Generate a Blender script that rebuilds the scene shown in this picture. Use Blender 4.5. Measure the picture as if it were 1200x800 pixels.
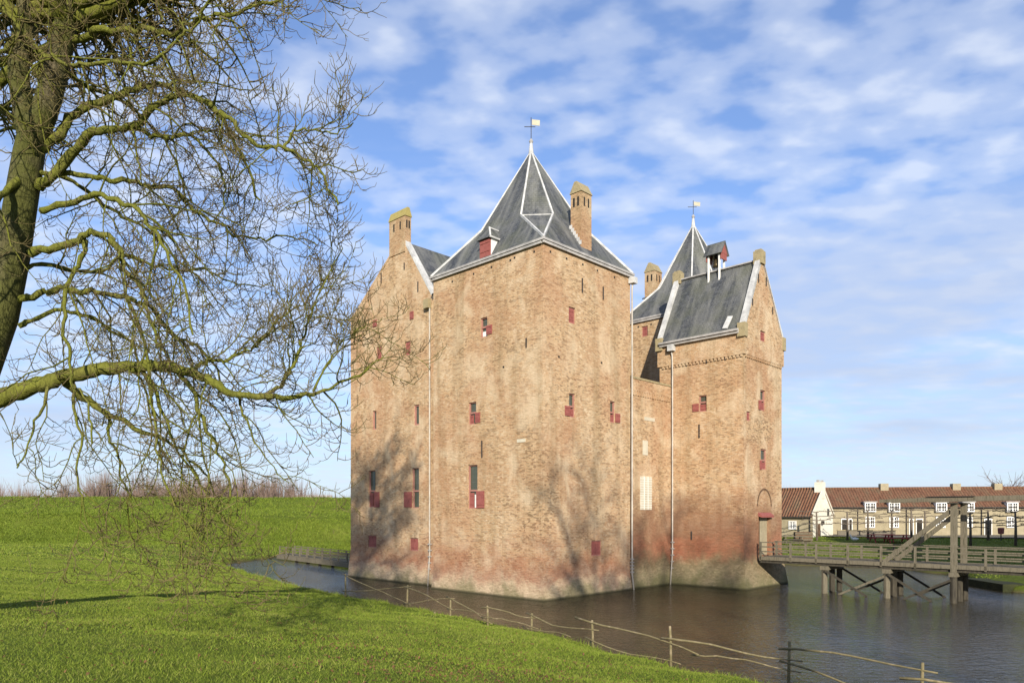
import bpy, math, random
import numpy as np
from mathutils import Vector, Matrix

# ------------------------------------------------------------------ clear
for o in list(bpy.data.objects):
    bpy.data.objects.remove(o, do_unlink=True)
scn = bpy.context.scene
COL = scn.collection
R_ = math.radians

# ------------------------------------------------------------------ camera
FPX, CX, HY, EYE = 843.6, 600.0, 600.0, 4.5
cam = bpy.data.cameras.new('camera')
cam.sensor_width = 36.0
cam.lens = 36.0 * FPX / 1200.0
cam.shift_y = (HY - 400.0) / 1200.0
cam.clip_start = 0.1
cam.clip_end = 6000.0
camo = bpy.data.objects.new('camera', cam)
COL.objects.link(camo)
camo.location = (0, 0, EYE)
camo.rotation_euler = (R_(90), 0, 0)
scn.camera = camo

# ------------------------------------------------------------------ sun, sky, exposure
SUN_AZ, SUN_EL = 3.0, 20.0          # degrees right of straight behind the camera, above the horizon
sunv = Vector((math.sin(R_(SUN_AZ)) * math.cos(R_(SUN_EL)), -math.cos(R_(SUN_AZ)) * math.cos(R_(SUN_EL)), math.sin(R_(SUN_EL))))
sl = bpy.data.lights.new('sun', 'SUN')
sl.energy = 5.0
sl.angle = R_(0.7)
sl.color = (1.0, 0.91, 0.77)
so = bpy.data.objects.new('sun', sl)
COL.objects.link(so)
so.location = (10, -30, 40)
so.rotation_euler = (-sunv).to_track_quat('-Z', 'Y').to_euler()

world = bpy.data.worlds.new('World')
scn.world = world
world.use_nodes = True
wt = world.node_tree
wt.nodes.clear()


def nd(nt, typ, **kw):
    n = nt.nodes.new(typ)
    for k, v in kw.items():
        setattr(n, k, v)
    return n


def setin(n, **kw):
    for k, v in kw.items():
        n.inputs[k.replace('_', ' ')].default_value = v
    return n


def math_node(nt, op, a, b=None, clamp=False):
    n = nd(nt, 'ShaderNodeMath', operation=op)
    n.use_clamp = clamp
    for i, v in enumerate((a, b)):
        if v is None:
            continue
        if isinstance(v, (int, float)):
            n.inputs[i].default_value = v
        else:
            nt.links.new(v, n.inputs[i])
    return n.outputs[0]


def ramp(nt, src, stops, interp='LINEAR'):
    n = nd(nt, 'ShaderNodeValToRGB')
    cr = n.color_ramp
    cr.interpolation = interp
    while len(cr.elements) < len(stops):
        cr.elements.new(0.5)
    for e, (p, c) in zip(cr.elements, stops):
        e.position = p
        e.color = (c, c, c, 1) if isinstance(c, (int, float)) else (c[0], c[1], c[2], 1)
    nt.links.new(src, n.inputs[0])
    return n.outputs[0]


def mixc(nt, fac, a, b, blend='MIX'):
    n = nd(nt, 'ShaderNodeMix', data_type='RGBA', blend_type=blend)
    for sock, v in ((0, fac), (6, a), (7, b)):
        if isinstance(v, (int, float)):
            n.inputs[sock].default_value = v
        elif isinstance(v, (tuple, list)):
            n.inputs[sock].default_value = (v[0], v[1], v[2], 1)
        else:
            nt.links.new(v, n.inputs[sock])
    return n.outputs[2]


def noise(nt, vec, scale, detail=4, rough=0.55, dist=0.0):
    n = nd(nt, 'ShaderNodeTexNoise')
    setin(n, Scale=scale, Detail=detail, Roughness=rough, Distortion=dist)
    if vec is not None:
        nt.links.new(vec, n.inputs['Vector'])
    return n.outputs['Fac']


def vscale(nt, vec, s, loc=(0, 0, 0)):
    n = nd(nt, 'ShaderNodeMapping')
    n.inputs['Scale'].default_value = s
    n.inputs['Location'].default_value = loc
    nt.links.new(vec, n.inputs['Vector'])
    return n.outputs[0]


sky = nd(wt, 'ShaderNodeTexSky', sky_type='NISHITA')
sky.sun_disc = False
sky.sun_elevation = R_(SUN_EL)
sky.sun_rotation = R_(180 - SUN_AZ)
sky.altitude = 0
sky.air_density = 1.0
sky.dust_density = 0.6
sky.ozone_density = 2.2
tc = nd(wt, 'ShaderNodeTexCoord')
sep = nd(wt, 'ShaderNodeSeparateXYZ')
wt.links.new(tc.outputs['Generated'], sep.inputs[0])
zc = math_node(wt, 'ADD', math_node(wt, 'MAXIMUM', sep.outputs[2], 0.0), 0.16)
cmb = nd(wt, 'ShaderNodeCombineXYZ')
wt.links.new(math_node(wt, 'DIVIDE', sep.outputs[0], zc), cmb.inputs[0])
wt.links.new(math_node(wt, 'DIVIDE', sep.outputs[1], zc), cmb.inputs[1])
pv = cmb.outputs[0]
# small altocumulus puffs, broken up by a larger field; long thin sheets low in the sky
rot = nd(wt, 'ShaderNodeMapping')
rot.inputs['Rotation'].default_value = (0, 0, R_(32))
rot.inputs['Scale'].default_value = (1.0, 1.35, 1.0)
rot.inputs['Location'].default_value = (1.7, 0.4, 0)
wt.links.new(pv, rot.inputs['Vector'])
n_big = noise(wt, rot.outputs[0], 1.0, 3, 0.5)
n_puff = noise(wt, rot.outputs[0], 7.6, 4, 0.42, 0.0)
n_veil = noise(wt, vscale(wt, pv, (0.55, 1.6, 1), (4.1, 2.3, 0)), 1.2, 6, 0.6, 0.4)
field = math_node(wt, 'ADD', math_node(wt, 'MULTIPLY', n_puff, 0.74), math_node(wt, 'MULTIPLY', n_big, 0.38))
puff = ramp(wt, field, [(0.44, 0.12), (0.58, 0.44), (0.71, 0.66)], 'EASE')
veil = ramp(wt, n_veil, [(0.38, 0.08), (0.58, 0.42), (0.74, 0.75)], 'EASE')
cover = math_node(wt, 'MAXIMUM', puff, math_node(wt, 'MULTIPLY', veil, ramp(wt, sep.outputs[2], [(0.15, 0.6), (0.5, 0.22)])), True)
ccol = mixc(wt, ramp(wt, field, [(0.45, 0.0), (0.72, 1.0)]), (4.7, 5.4, 6.9), (6.5, 6.9, 7.6))
skytint = mixc(wt, 1.0, sky.outputs[0], (1.0, 1.20, 1.56), 'MULTIPLY')
skycol = mixc(wt, cover, skytint, ccol)
hz = ramp(wt, sep.outputs[2], [(0.0, 0.62), (0.18, 0.38), (0.42, 0.0)], 'EASE')
skycol = mixc(wt, hz, skycol, (4.5, 5.15, 6.35))
n_bank = noise(wt, vscale(wt, tc.outputs['Generated'], (1.3, 1.3, 6.5), (0.6, 0.2, 0.35)), 1.9, 5, 0.5, 0.3)
bankz = ramp(wt, sep.outputs[2], [(0.05, 0.0), (0.12, 0.75), (0.26, 0.6), (0.42, 0.0)], 'EASE')
skycol = mixc(wt, math_node(wt, 'MULTIPLY', ramp(wt, n_bank, [(0.40, 0.0), (0.62, 0.9)], 'EASE'), bankz), skycol, (3.75, 4.35, 5.75))
bg = nd(wt, 'ShaderNodeBackground')
bg.inputs['Strength'].default_value = 0.095
wt.links.new(skycol, bg.inputs['Color'])
wo = nd(wt, 'ShaderNodeOutputWorld')
wt.links.new(bg.outputs[0], wo.inputs['Surface'])

scn.view_settings.view_transform = 'Standard'
scn.view_settings.look = 'None'
scn.view_settings.gamma = 1.0
scn.view_settings.use_curve_mapping = False
scn.view_settings.exposure = 0.56
scn.render.engine = 'CYCLES'


# ================================================================== helpers
def tag(o, label=None, cat=None, group=None, kind=None):
    if label: o['label'] = label
    if cat: o['category'] = cat
    if group: o['group'] = group
    if kind: o['kind'] = kind
    return o


def empty(name, loc, rz=0.0, label=None, cat=None, group=None):
    o = bpy.data.objects.new(name, None)
    COL.objects.link(o)
    o.location = loc
    o.rotation_euler = (0, 0, rz)
    o.empty_display_size = 0.3
    return tag(o, label, cat, group)


def face_uv(me):
    uvl = me.uv_layers.new(name='UVMap')
    vs = me.vertices
    for p in me.polygons:
        n = p.normal
        if abs(n.z) > 0.995:
            t = Vector((1, 0, 0)); b = Vector((0, 1, 0))
        else:
            t = Vector((-n.y, n.x, 0)).normalized()
            b = n.cross(t)
        for li in p.loop_indices:
            co = vs[me.loops[li].vertex_index].co
            uvl.data[li].uv = (co.dot(t), co.dot(b))


def mk(name, verts, faces, mat, parent=None, smooth=False, uv=True, label=None, loc=None):
    me = bpy.data.meshes.new(name)
    me.from_pydata([tuple(v) for v in verts], [], faces)
    me.update()
    if uv and len(faces) < 6000:
        face_uv(me)
    if smooth:
        me.polygons.foreach_set('use_smooth', [True] * len(me.polygons))
    me.materials.append(mat)
    o = bpy.data.objects.new(name, me)
    COL.objects.link(o)
    if parent is not None:
        o.parent = parent
    if loc is not None:
        o.location = loc
    if label: o['label'] = label
    return o


class MB:
    def __init__(s):
        s.v = []; s.f = []

    def add(s, vs, fs):
        k = len(s.v)
        s.v += [tuple(v) for v in vs]
        s.f += [tuple(i + k for i in f) for f in fs]
        return s

    def hexa(s, p):       # 8 points: bottom ring 0..3, top ring 4..7
        return s.add(p, [(3, 2, 1, 0), (4, 5, 6, 7), (0, 1, 5, 4), (1, 2, 6, 5), (2, 3, 7, 6), (3, 0, 4, 7)])

    def box(s, x0, x1, y0, y1, z0, z1):
        return s.hexa([(x0, y0, z0), (x1, y0, z0), (x1, y1, z0), (x0, y1, z0), (x0, y0, z1), (x1, y0, z1), (x1, y1, z1), (x0, y1, z1)])

    def bar(s, a, b, w, h, up=(0, 0, 1)):
        a = Vector(a); b = Vector(b)
        d = (b - a).normalized(); u = Vector(up)
        if abs(d.dot(u)) > 0.98: u = Vector((1, 0, 0))
        sx = d.cross(u).normalized(); u = sx.cross(d).normalized()
        sx = sx * w / 2; u = u * h / 2
        return s.hexa([a - sx - u, a + sx - u, a + sx + u, a - sx + u, b - sx - u, b + sx - u, b + sx + u, b - sx + u])

    def tube(s, pts, rad, n=6, cap=True):
        pts = [Vector(p) for p in pts]
        k0 = len(s.v); m = len(pts)
        ref = None
        for i, p in enumerate(pts):
            d = (pts[min(i + 1, m - 1)] - pts[max(i - 1, 0)])
            d = d.normalized() if d.length > 1e-9 else Vector((0, 0, 1))
            if ref is None:
                ref = Vector((0, 0, 1)) if abs(d.z) < 0.9 else Vector((1, 0, 0))
            x = d.cross(ref)
            if x.length < 1e-4: x = d.cross(Vector((0.3, 1, 0.2)))
            x.normalize(); y = d.cross(x); ref = x.cross(d)
            r = rad[i] if hasattr(rad, '__len__') else rad
            for j in range(n):
                a = 2 * math.pi * j / n
                s.v.append(tuple(p + x * (r * math.cos(a)) + y * (r * math.sin(a))))
        for i in range(m - 1):
            for j in range(n):
                j2 = (j + 1) % n
                s.f.append((k0 + i * n + j, k0 + i * n + j2, k0 + (i + 1) * n + j2, k0 + (i + 1) * n + j))
        if cap:
            s.f.append(tuple(k0 + j for j in reversed(range(n))))
            s.f.append(tuple(k0 + (m - 1) * n + j for j in range(n)))
        return s

    def build(s, name, mat, parent=None, smooth=False, uv=True, label=None):
        return mk(name, s.v, s.f, mat, parent, smooth, uv, label)


def copy_tree(o, parent=None):
    c = o.copy()
    COL.objects.link(c)
    c.parent = parent
    for ch in list(o.children):
        copy_tree(ch, c)
    return c


def ray(px, py):
    return Vector(((px - CX) / FPX, 1.0, (HY - py) / FPX))


def on_z(px, py, z):
    d = ray(px, py)
    t = (z - EYE) / d.z
    return Vector((d.x * t, t, z))


def at_depth(px, py, y):
    d = ray(px, py)
    return Vector((d.x * y, y, EYE + d.z * y))


class Frame:
    """a building's own axes: local x, y on plan, with its origin in the world"""
    def __init__(s, ox, oy, rz):
        s.o = Vector((ox, oy, 0)); s.rz = rz
        s.ax = Vector((math.cos(rz), math.sin(rz), 0)); s.ay = Vector((-math.sin(rz), math.cos(rz), 0))

    def hit(s, px, py, axis, plane):
        d = ray(px, py); e = Vector((0, 0, EYE))
        n = s.ax if axis == 'x' else s.ay
        t = (plane - (e - s.o).dot(n)) / d.dot(n)
        q = e + d * t - s.o
        return q.dot(s.ay if axis == 'x' else s.ax), q.z

    def w(s, x, y, z=0.0):
        p = s.o + s.ax * x + s.ay * y
        return Vector((p.x, p.y, z))


# ================================================================== materials
def pmat(name, col=(0.5, 0.5, 0.5), rough=0.8, metallic=0.0, spec=0.3):
    m = bpy.data.materials.new(name)
    m.use_nodes = True
    b = m.node_tree.nodes['Principled BSDF']
    b.inputs['Base Color'].default_value = (*col, 1)
    b.inputs['Roughness'].default_value = rough
    b.inputs['Metallic'].default_value = metallic
    b.inputs['Specular IOR Level'].default_value = spec
    return m, m.node_tree, b


def bump(nt, b, h, strength=0.3, dist=0.02):
    n = nd(nt, 'ShaderNodeBump')
    n.inputs['Strength'].default_value = strength
    n.inputs['Distance'].default_value = dist
    nt.links.new(h, n.inputs['Height'])
    nt.links.new(n.outputs[0], b.inputs['Normal'])


def varied(name, c1, c2, scale=3.0, rough=0.8, stretch=(1, 1, 1), spec=0.25, bs=0.25, bd=0.01, c3=None, detail=5):
    m, nt, b = pmat(name, c1, rough, spec=spec)
    t = nd(nt, 'ShaderNodeTexCoord')
    v = vscale(nt, t.outputs['Object'], stretch)
    n = noise(nt, v, scale, detail, 0.6)
    stops = [(0.32, c1), (0.68, c2)] if c3 is None else [(0.28, c1), (0.5, c2), (0.72, c3)]
    col = ramp(nt, n, stops)
    n2 = noise(nt, v, scale * 6, 4, 0.6)
    col = mixc(nt, 0.35, col, ramp(nt, n2, [(0.3, 0.45), (0.7, 1.0)]), 'MULTIPLY')
    nt.links.new(col, b.inputs['Base Color'])
    bump(nt, b, n2, bs, bd)
    return m


def brick_mat(name, c_a, c_b, c_dark, c_pale, red=(0.33, 0.125, 0.07), base=True, redk=1.0, foot=0.0):
    m, nt, b = pmat(name, c_a, 0.92, spec=0.15)
    uv = nd(nt, 'ShaderNodeUVMap').outputs[0]
    geo = nd(nt, 'ShaderNodeNewGeometry')
    pos = geo.outputs['Position']
    br = nd(nt, 'ShaderNodeTexBrick')
    br.offset = 0.5
    setin(br, Scale=1.0)
    br.inputs['Brick Width'].default_value = 0.27
    br.inputs['Row Height'].default_value = 0.085
    br.inputs['Mortar Size'].default_value = 0.011
    br.inputs['Mortar Smooth'].default_value = 0.3
    br.inputs['Color1'].default_value = (*c_a, 1)
    br.inputs['Color2'].default_value = (*c_b, 1)
    br.inputs['Mortar'].default_value = (c_pale[0] * 0.85, c_pale[1] * 0.85, c_pale[2] * 0.85, 1)
    nt.links.new(uv, br.inputs['Vector'])
    col = br.outputs['Color']
    # single odd bricks, dark and pale: cells of about one brick
    vo = nd(nt, 'ShaderNodeTexVoronoi')
    vo.inputs['Scale'].default_value = 1.0
    nt.links.new(vscale(nt, uv, (5.2, 13.0, 1)), vo.inputs['Vector'])
    sp = nd(nt, 'ShaderNodeSeparateColor')
    nt.links.new(vo.outputs['Color'], sp.inputs[0])
    n_zone = noise(nt, vscale(nt, pos, (1, 1, 1.3)), 0.45, 5, 0.62)
    dark = math_node(nt, 'MULTIPLY', ramp(nt, sp.outputs[0], [(0.55, 0.0), (0.82, 0.85)]), ramp(nt, n_zone, [(0.30, 1.0), (0.66, 0.35)]))
    col = mixc(nt, dark, col, c_dark)
    pale = math_node(nt, 'MULTIPLY', ramp(nt, sp.outputs[1], [(0.70, 0.0), (0.92, 0.85)]), ramp(nt, n_zone, [(0.38, 0.15), (0.66, 1.0)]))
    col = mixc(nt, pale, col, c_pale)
    # rebuilt and worn fields
    n_f = noise(nt, vscale(nt, pos, (1, 1, 1), (7, 3, 1)), 0.28, 6, 0.6, 0.6)
    col = mixc(nt, ramp(nt, n_f, [(0.44, 0.0), (0.64, 0.45)]), col, mixc(nt, 0.55, c_b, red))
    n_g = noise(nt, vscale(nt, pos, (1, 1, 0.8), (2, 9, 4)), 0.6, 7, 0.65, 0.4)
    col = mixc(nt, ramp(nt, n_g, [(0.50, 0.0), (0.66, 0.75)]), col, c_pale)
    n_st = noise(nt, vscale(nt, pos, (1.6, 1.6, 0.10)), 1.0, 5, 0.6)
    col = mixc(nt, ramp(nt, n_st, [(0.48, 0.0), (0.74, 0.42)]), col, (c_dark[0] * 1.0, c_dark[1] * 1.1, c_dark[2] * 0.9))
    if base:
        sz = nd(nt, 'ShaderNodeSeparateXYZ')
        nt.links.new(pos, sz.inputs[0])
        wob = noise(nt, vscale(nt, pos, (1, 1, 1.4), (5, 5, 5)), 0.42, 6, 0.65, 0.5)
        zz = math_node(nt, 'ADD', sz.outputs[2], math_node(nt, 'MULTIPLY', math_node(nt, 'SUBTRACT', wob, 0.5), 5.0))
        redm = ramp(nt, math_node(nt, 'DIVIDE', zz, 6.0 * redk), [(0.02, 0.0), (0.12, min(0.95, 0.75 * redk)), (0.28, min(0.9, 0.5 * redk)), (0.52, 0.0)])
        col = mixc(nt, redm, col, mixc(nt, sp.outputs[2], red, (red[0] * 0.72, red[1] * 0.68, red[2] * 0.7)))
        zl = math_node(nt, 'ADD', sz.outputs[2], math_node(nt, 'MULTIPLY', math_node(nt, 'SUBTRACT', n_g, 0.5), 3.4))
        lime = ramp(nt, math_node(nt, 'DIVIDE', zl, 2.2), [(0.08, 0.8), (0.34, 0.55), (0.70, 0.0)])
        col = mixc(nt, lime, col, mixc(nt, sp.outputs[0], (0.55, 0.44, 0.31), (0.36, 0.28, 0.19)))
        if foot:
            zf = math_node(nt, 'ADD', sz.outputs[2], math_node(nt, 'MULTIPLY', math_node(nt, 'SUBTRACT', n_g, 0.5), 3.0))
            fm = ramp(nt, math_node(nt, 'DIVIDE', zf, 4.0), [(0.34, 0.8), (0.56, 0.0)])
            col = mixc(nt, fm, col, mixc(nt, sp.outputs[1], (0.26, 0.22, 0.13), (0.14, 0.13, 0.07)))
            dm_ = ramp(nt, math_node(nt, 'DIVIDE', math_node(nt, 'ADD', sz.outputs[2], math_node(nt, 'MULTIPLY', math_node(nt, 'SUBTRACT', wob, 0.5), 7.0)), 6.0), [(0.35, 0.0), (0.5, 0.55), (0.7, 0.5), (0.9, 0.0)])
            col = mixc(nt, dm_, col, (0.17, 0.085, 0.05))
        alg = math_node(nt, 'MULTIPLY', ramp(nt, math_node(nt, 'DIVIDE', zl, 1.4), [(0.0, 0.9), (0.5, 0.0)]), 0.7)
        col = mixc(nt, alg, col, (0.13, 0.13, 0.055))
        wet = ramp(nt, sz.outputs[2], [(0.04, 0.9), (0.16, 0.0)])
        col = mixc(nt, wet, col, (0.045, 0.042, 0.022))
    fine = noise(nt, pos, 14.0, 5, 0.7)
    col = mixc(nt, 0.5, col, ramp(nt, fine, [(0.25, 0.6), (0.62, 1.0)]), 'MULTIPLY')
    nt.links.new(col, b.inputs['Base Color'])
    h = math_node(nt, 'ADD', math_node(nt, 'MULTIPLY', br.outputs['Fac'], -0.7), math_node(nt, 'ADD', math_node(nt, 'MULTIPLY', fine, 0.9), math_node(nt, 'MULTIPLY', sp.outputs[2], 0.8)))
    bump(nt, b, h, 0.75, 0.028)
    return m


def slate_mat(name):
    m, nt, b = pmat(name, (0.09, 0.1, 0.11), 0.62, spec=0.35)
    uv = nd(nt, 'ShaderNodeUVMap').outputs[0]
    br = nd(nt, 'ShaderNodeTexBrick')
    br.offset = 0.5
    br.inputs['Scale'].default_value = 1.0
    br.inputs['Brick Width'].default_value = 0.24
    br.inputs['Row Height'].default_value = 0.17
    br.inputs['Mortar Size'].default_value = 0.008
    br.inputs['Color1'].default_value = (0.038, 0.043, 0.052, 1)
    br.inputs['Color2'].default_value = (0.082, 0.088, 0.096, 1)
    br.inputs['Mortar'].default_value = (0.03, 0.03, 0.03, 1)
    nt.links.new(uv, br.inputs['Vector'])
    n1 = noise(nt, vscale(nt, uv, (0.9, 0.16, 1)), 1.5, 6, 0.65, 0.5)
    col = mixc(nt, ramp(nt, n1, [(0.40, 0.0), (0.66, 0.85)]), br.outputs['Color'], (0.20, 0.20, 0.185))
    n2 = noise(nt, uv, 0.6, 5, 0.6)
    col = mixc(nt, ramp(nt, n2, [(0.45, 0.0), (0.7, 0.55)]), col, (0.10, 0.105, 0.06))
    vo = nd(nt, 'ShaderNodeTexVoronoi')
    nt.links.new(vscale(nt, uv, (1.3, 1.3, 1)), vo.inputs['Vector'])
    spot = ramp(nt, vo.outputs['Distance'], [(0.06, 0.85), (0.09, 0.0)])
    col = mixc(nt, spot, col, (0.5, 0.48, 0.42))
    n3 = noise(nt, uv, 11, 4, 0.6)
    col = mixc(nt, 0.5, col, ramp(nt, n3, [(0.3, 0.5), (0.7, 1.0)]), 'MULTIPLY')
    nt.links.new(col, b.inputs['Base Color'])
    bump(nt, b, math_node(nt, 'ADD', math_node(nt, 'MULTIPLY', br.outputs['Fac'], -1.0), n3), 0.6, 0.02)
    return m


def tile_mat(name):
    m, nt, b = pmat(name, (0.3, 0.1, 0.05), 0.85, spec=0.15)
    uv = nd(nt, 'ShaderNodeUVMap').outputs[0]
    w = nd(nt, 'ShaderNodeTexWave', wave_type='BANDS', bands_direction='X')
    setin(w, Scale=1.05, Distortion=0.0)
    nt.links.new(uv, w.inputs['Vector'])
    n1 = noise(nt, vscale(nt, uv, (1, 0.35, 1)), 1.1, 6, 0.65)
    col = ramp(nt, n1, [(0.30, (0.115, 0.06, 0.038)), (0.48, (0.20, 0.098, 0.057)), (0.68, (0.16, 0.115, 0.07))])
    n2 = noise(nt, vscale(nt, uv, (3.4, 3.0, 1)), 1.0, 3, 0.6)
    col = mixc(nt, 0.6, col, ramp(nt, n2, [(0.3, 0.4), (0.65, 1.1)]), 'MULTIPLY')
    nt.links.new(col, b.inputs['Base Color'])
    sv = nd(nt, 'ShaderNodeSeparateXYZ')
    nt.links.new(uv, sv.inputs[0])
    step = math_node(nt, 'FRACT', math_node(nt, 'MULTIPLY', sv.outputs[1], 3.2))
    bump(nt, b, math_node(nt, 'ADD', w.outputs['Fac'], math_node(nt, 'MULTIPLY', step, -0.4)), 1.0, 0.09)
    return m


BUFF_A, BUFF_B = (0.525, 0.358, 0.202), (0.445, 0.272, 0.142)
M_brick = brick_mat('castle_brick', BUFF_A, BUFF_B, (0.19, 0.125, 0.072), (0.61, 0.48, 0.325))
M_brick_gate = brick_mat('gate_tower_brick', BUFF_A, BUFF_B, (0.19, 0.125, 0.072), (0.61, 0.48, 0.325), redk=1.5, foot=1.0)
M_brick2 = brick_mat('chimney_brick', (0.47, 0.32, 0.18), (0.40, 0.25, 0.135), (0.22, 0.15, 0.085), (0.54, 0.43, 0.28), base=False)
M_slate = slate_mat('slate')
M_tile = tile_mat('pantile')
M_lead = varied('lead', (0.36, 0.36, 0.355), (0.60, 0.60, 0.58), 2.0, 0.6, bs=0.1)
M_gutter = varied('zinc_gutter', (0.27, 0.26, 0.25), (0.46, 0.44, 0.42), 2.0, 0.6)
M_pipe = varied('zinc_pipe', (0.34, 0.31, 0.27), (0.52, 0.48, 0.42), 1.5, 0.55)
M_stone = varied('lichen_stone', (0.25, 0.21, 0.125), (0.34, 0.28, 0.16), 3.0, 0.95, c3=(0.19, 0.165, 0.10), bs=0.5, bd=0.03)
M_lichen = varied('yellow_lichen_stone', (0.27, 0.225, 0.07), (0.34, 0.285, 0.10), 3.0, 0.95, c3=(0.27, 0.22, 0.09), bs=0.5, bd=0.03)
M_red = varied('red_paint', (0.19, 0.05, 0.042), (0.29, 0.095, 0.08), 5.0, 0.7, c3=(0.24, 0.068, 0.058))
M_redframe = varied('worn_red_frame', (0.30, 0.14, 0.11), (0.40, 0.20, 0.16), 6.0, 0.75)
M_white = varied('white_paint', (0.68, 0.67, 0.63), (0.78, 0.77, 0.74), 4.0, 0.6)
M_cream = varied('cream_render', (0.46, 0.42, 0.32), (0.58, 0.53, 0.42), 0.8, 0.9)
M_iron = varied('black_iron', (0.03, 0.028, 0.026), (0.06, 0.05, 0.045), 5.0, 0.7)
M_dark = varied('dark_interior', (0.02, 0.017, 0.014), (0.035, 0.03, 0.025), 2.0, 0.9)
M_gold = varied('gilt', (0.30, 0.28, 0.2), (0.42, 0.38, 0.27), 3.0, 0.5)
M_wood = varied('weathered_oak', (0.095, 0.082, 0.056), (0.17, 0.148, 0.105), 2.0, 0.9, (6, 6, 0.7), bs=0.5, bd=0.02, c3=(0.06, 0.056, 0.034))
M_woodd = varied('dark_oak', (0.035, 0.031, 0.024), (0.075, 0.065, 0.046), 2.5, 0.85, (4, 4, 0.8), bs=0.5, bd=0.02)  # darker oak for deck beams, rear piles, braces and portal cap
M_woodb = varied('brown_timber', (0.10, 0.06, 0.035), (0.16, 0.1, 0.06), 3.0, 0.85)
M_pole = varied('peeled_branch', (0.24, 0.195, 0.115), (0.16, 0.135, 0.065), 5.0, 0.85, c3=(0.33, 0.265, 0.17), bs=0.4)
M_bell = pmat('bronze', (0.12, 0.09, 0.05), 0.45, 0.8)[0]
M_cames = varied('lead_cames', (0.07, 0.07, 0.065), (0.12, 0.12, 0.11), 4.0, 0.7)
m, nt, b = pmat('leaded_glass', (0.06, 0.07, 0.05), 0.2, spec=0.5)
M_glass = m
m, nt, b = pmat('house_glass', (0.03, 0.035, 0.04), 0.1, spec=0.6)
M_glass2 = m
M_plaster = varied('white_render_wall', (0.62, 0.58, 0.47), (0.72, 0.69, 0.58), 0.5, 0.95)
M_buffwall = varied('buff_brick_wall', (0.28, 0.24, 0.155), (0.37, 0.32, 0.215), 1.2, 0.95, (1, 1, 1.2), bs=0.4, bd=0.02)
M_path = varied('paved_yard', (0.13, 0.115, 0.09), (0.19, 0.165, 0.125), 0.7, 0.95)
M_redcloth = varied('red_board', (0.30, 0.05, 0.045), (0.38, 0.08, 0.07), 3.0, 0.8)


def bark_mat(name, cols, scale, moss=None, mossamt=0.6):
    m, nt, b = pmat(name, cols[0], 0.9, spec=0.15)
    t = nd(nt, 'ShaderNodeTexCoord').outputs['Object']
    n = noise(nt, t, scale, 6, 0.65)
    col = ramp(nt, n, [(0.3, cols[0]), (0.5, cols[1]), (0.7, cols[2])])
    n2 = noise(nt, vscale(nt, t, (1, 1, 0.25)), scale * 9, 5, 0.65)
    if moss:
        n3 = noise(nt, t, 1.1, 4, 0.6)
        col = mixc(nt, ramp(nt, n3, [(0.28, 0.0), (0.55, mossamt)]), col, mixc(nt, n2, moss, (moss[0] * 0.45, moss[1] * 0.5, moss[2] * 0.5)))
    col = mixc(nt, 0.75, col, ramp(nt, n2, [(0.32, 0.25), (0.62, 1.1)]), 'MULTIPLY')  # bark grain; its dark patches also put shadow into the bark colour
    nt.links.new(col, b.inputs['Base Color'])
    bump(nt, b, math_node(nt, 'ADD', n2, n), 1.0, 0.06)
    return m


M_bark = bark_mat('mossy_bark', [(0.08, 0.065, 0.045), (0.14, 0.115, 0.075), (0.18, 0.15, 0.10)], 3.0, (0.115, 0.125, 0.02), 0.8)
M_limb = bark_mat('mossy_limb', [(0.08, 0.07, 0.03), (0.155, 0.15, 0.036), (0.19, 0.175, 0.065)], 2.0, (0.215, 0.225, 0.032), 0.85)
M_twig = bark_mat('twig_bark', [(0.15, 0.10, 0.07), (0.19, 0.14, 0.075), (0.16, 0.095, 0.08)], 1.2, (0.22, 0.205, 0.055), 0.55)
M_barkp = bark_mat('plain_bark', [(0.10, 0.08, 0.06), (0.16, 0.13, 0.10), (0.2, 0.17, 0.13)], 2.0)

# grass sheet
m, nt, b = pmat('grass_sheet', (0.1, 0.16, 0.03), 0.95, spec=0.1)
pos = nd(nt, 'ShaderNodeNewGeometry').outputs['Position']
n1 = noise(nt, pos, 0.16, 6, 0.65)
n2 = noise(nt, pos, 1.4, 6, 0.7)
n3 = noise(nt, pos, 9.0, 5, 0.7)
col = ramp(nt, n1, [(0.30, (0.082, 0.118, 0.013)), (0.52, (0.122, 0.165, 0.018)), (0.70, (0.18, 0.20, 0.036))])
col = mixc(nt, ramp(nt, n2, [(0.32, 0.0), (0.62, 0.8)]), col, (0.07, 0.088, 0.014))
col = mixc(nt, 0.6, col, ramp(nt, n3, [(0.25, 0.35), (0.65, 1.15)]), 'MULTIPLY')
sz = nd(nt, 'ShaderNodeSeparateXYZ'); nt.links.new(pos, sz.inputs[0])
n5 = noise(nt, vscale(nt, pos, (1, 0.6, 1), (3, 8, 0)), 0.55, 6, 0.7, 0.6)
col = mixc(nt, ramp(nt, n5, [(0.60, 0.0), (0.72, 0.75)]), col, (0.11, 0.085, 0.045))
mud = ramp(nt, math_node(nt, 'ADD', sz.outputs[2], math_node(nt, 'MULTIPLY', n2, 0.25)), [(0.12, 1.0), (0.34, 0.0)])
col = mixc(nt, mud, col, (0.085, 0.07, 0.035))
nt.links.new(col, b.inputs['Base Color'])
bump(nt, b, math_node(nt, 'ADD', n3, n2), 0.9, 0.06)
M_grass = m

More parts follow.
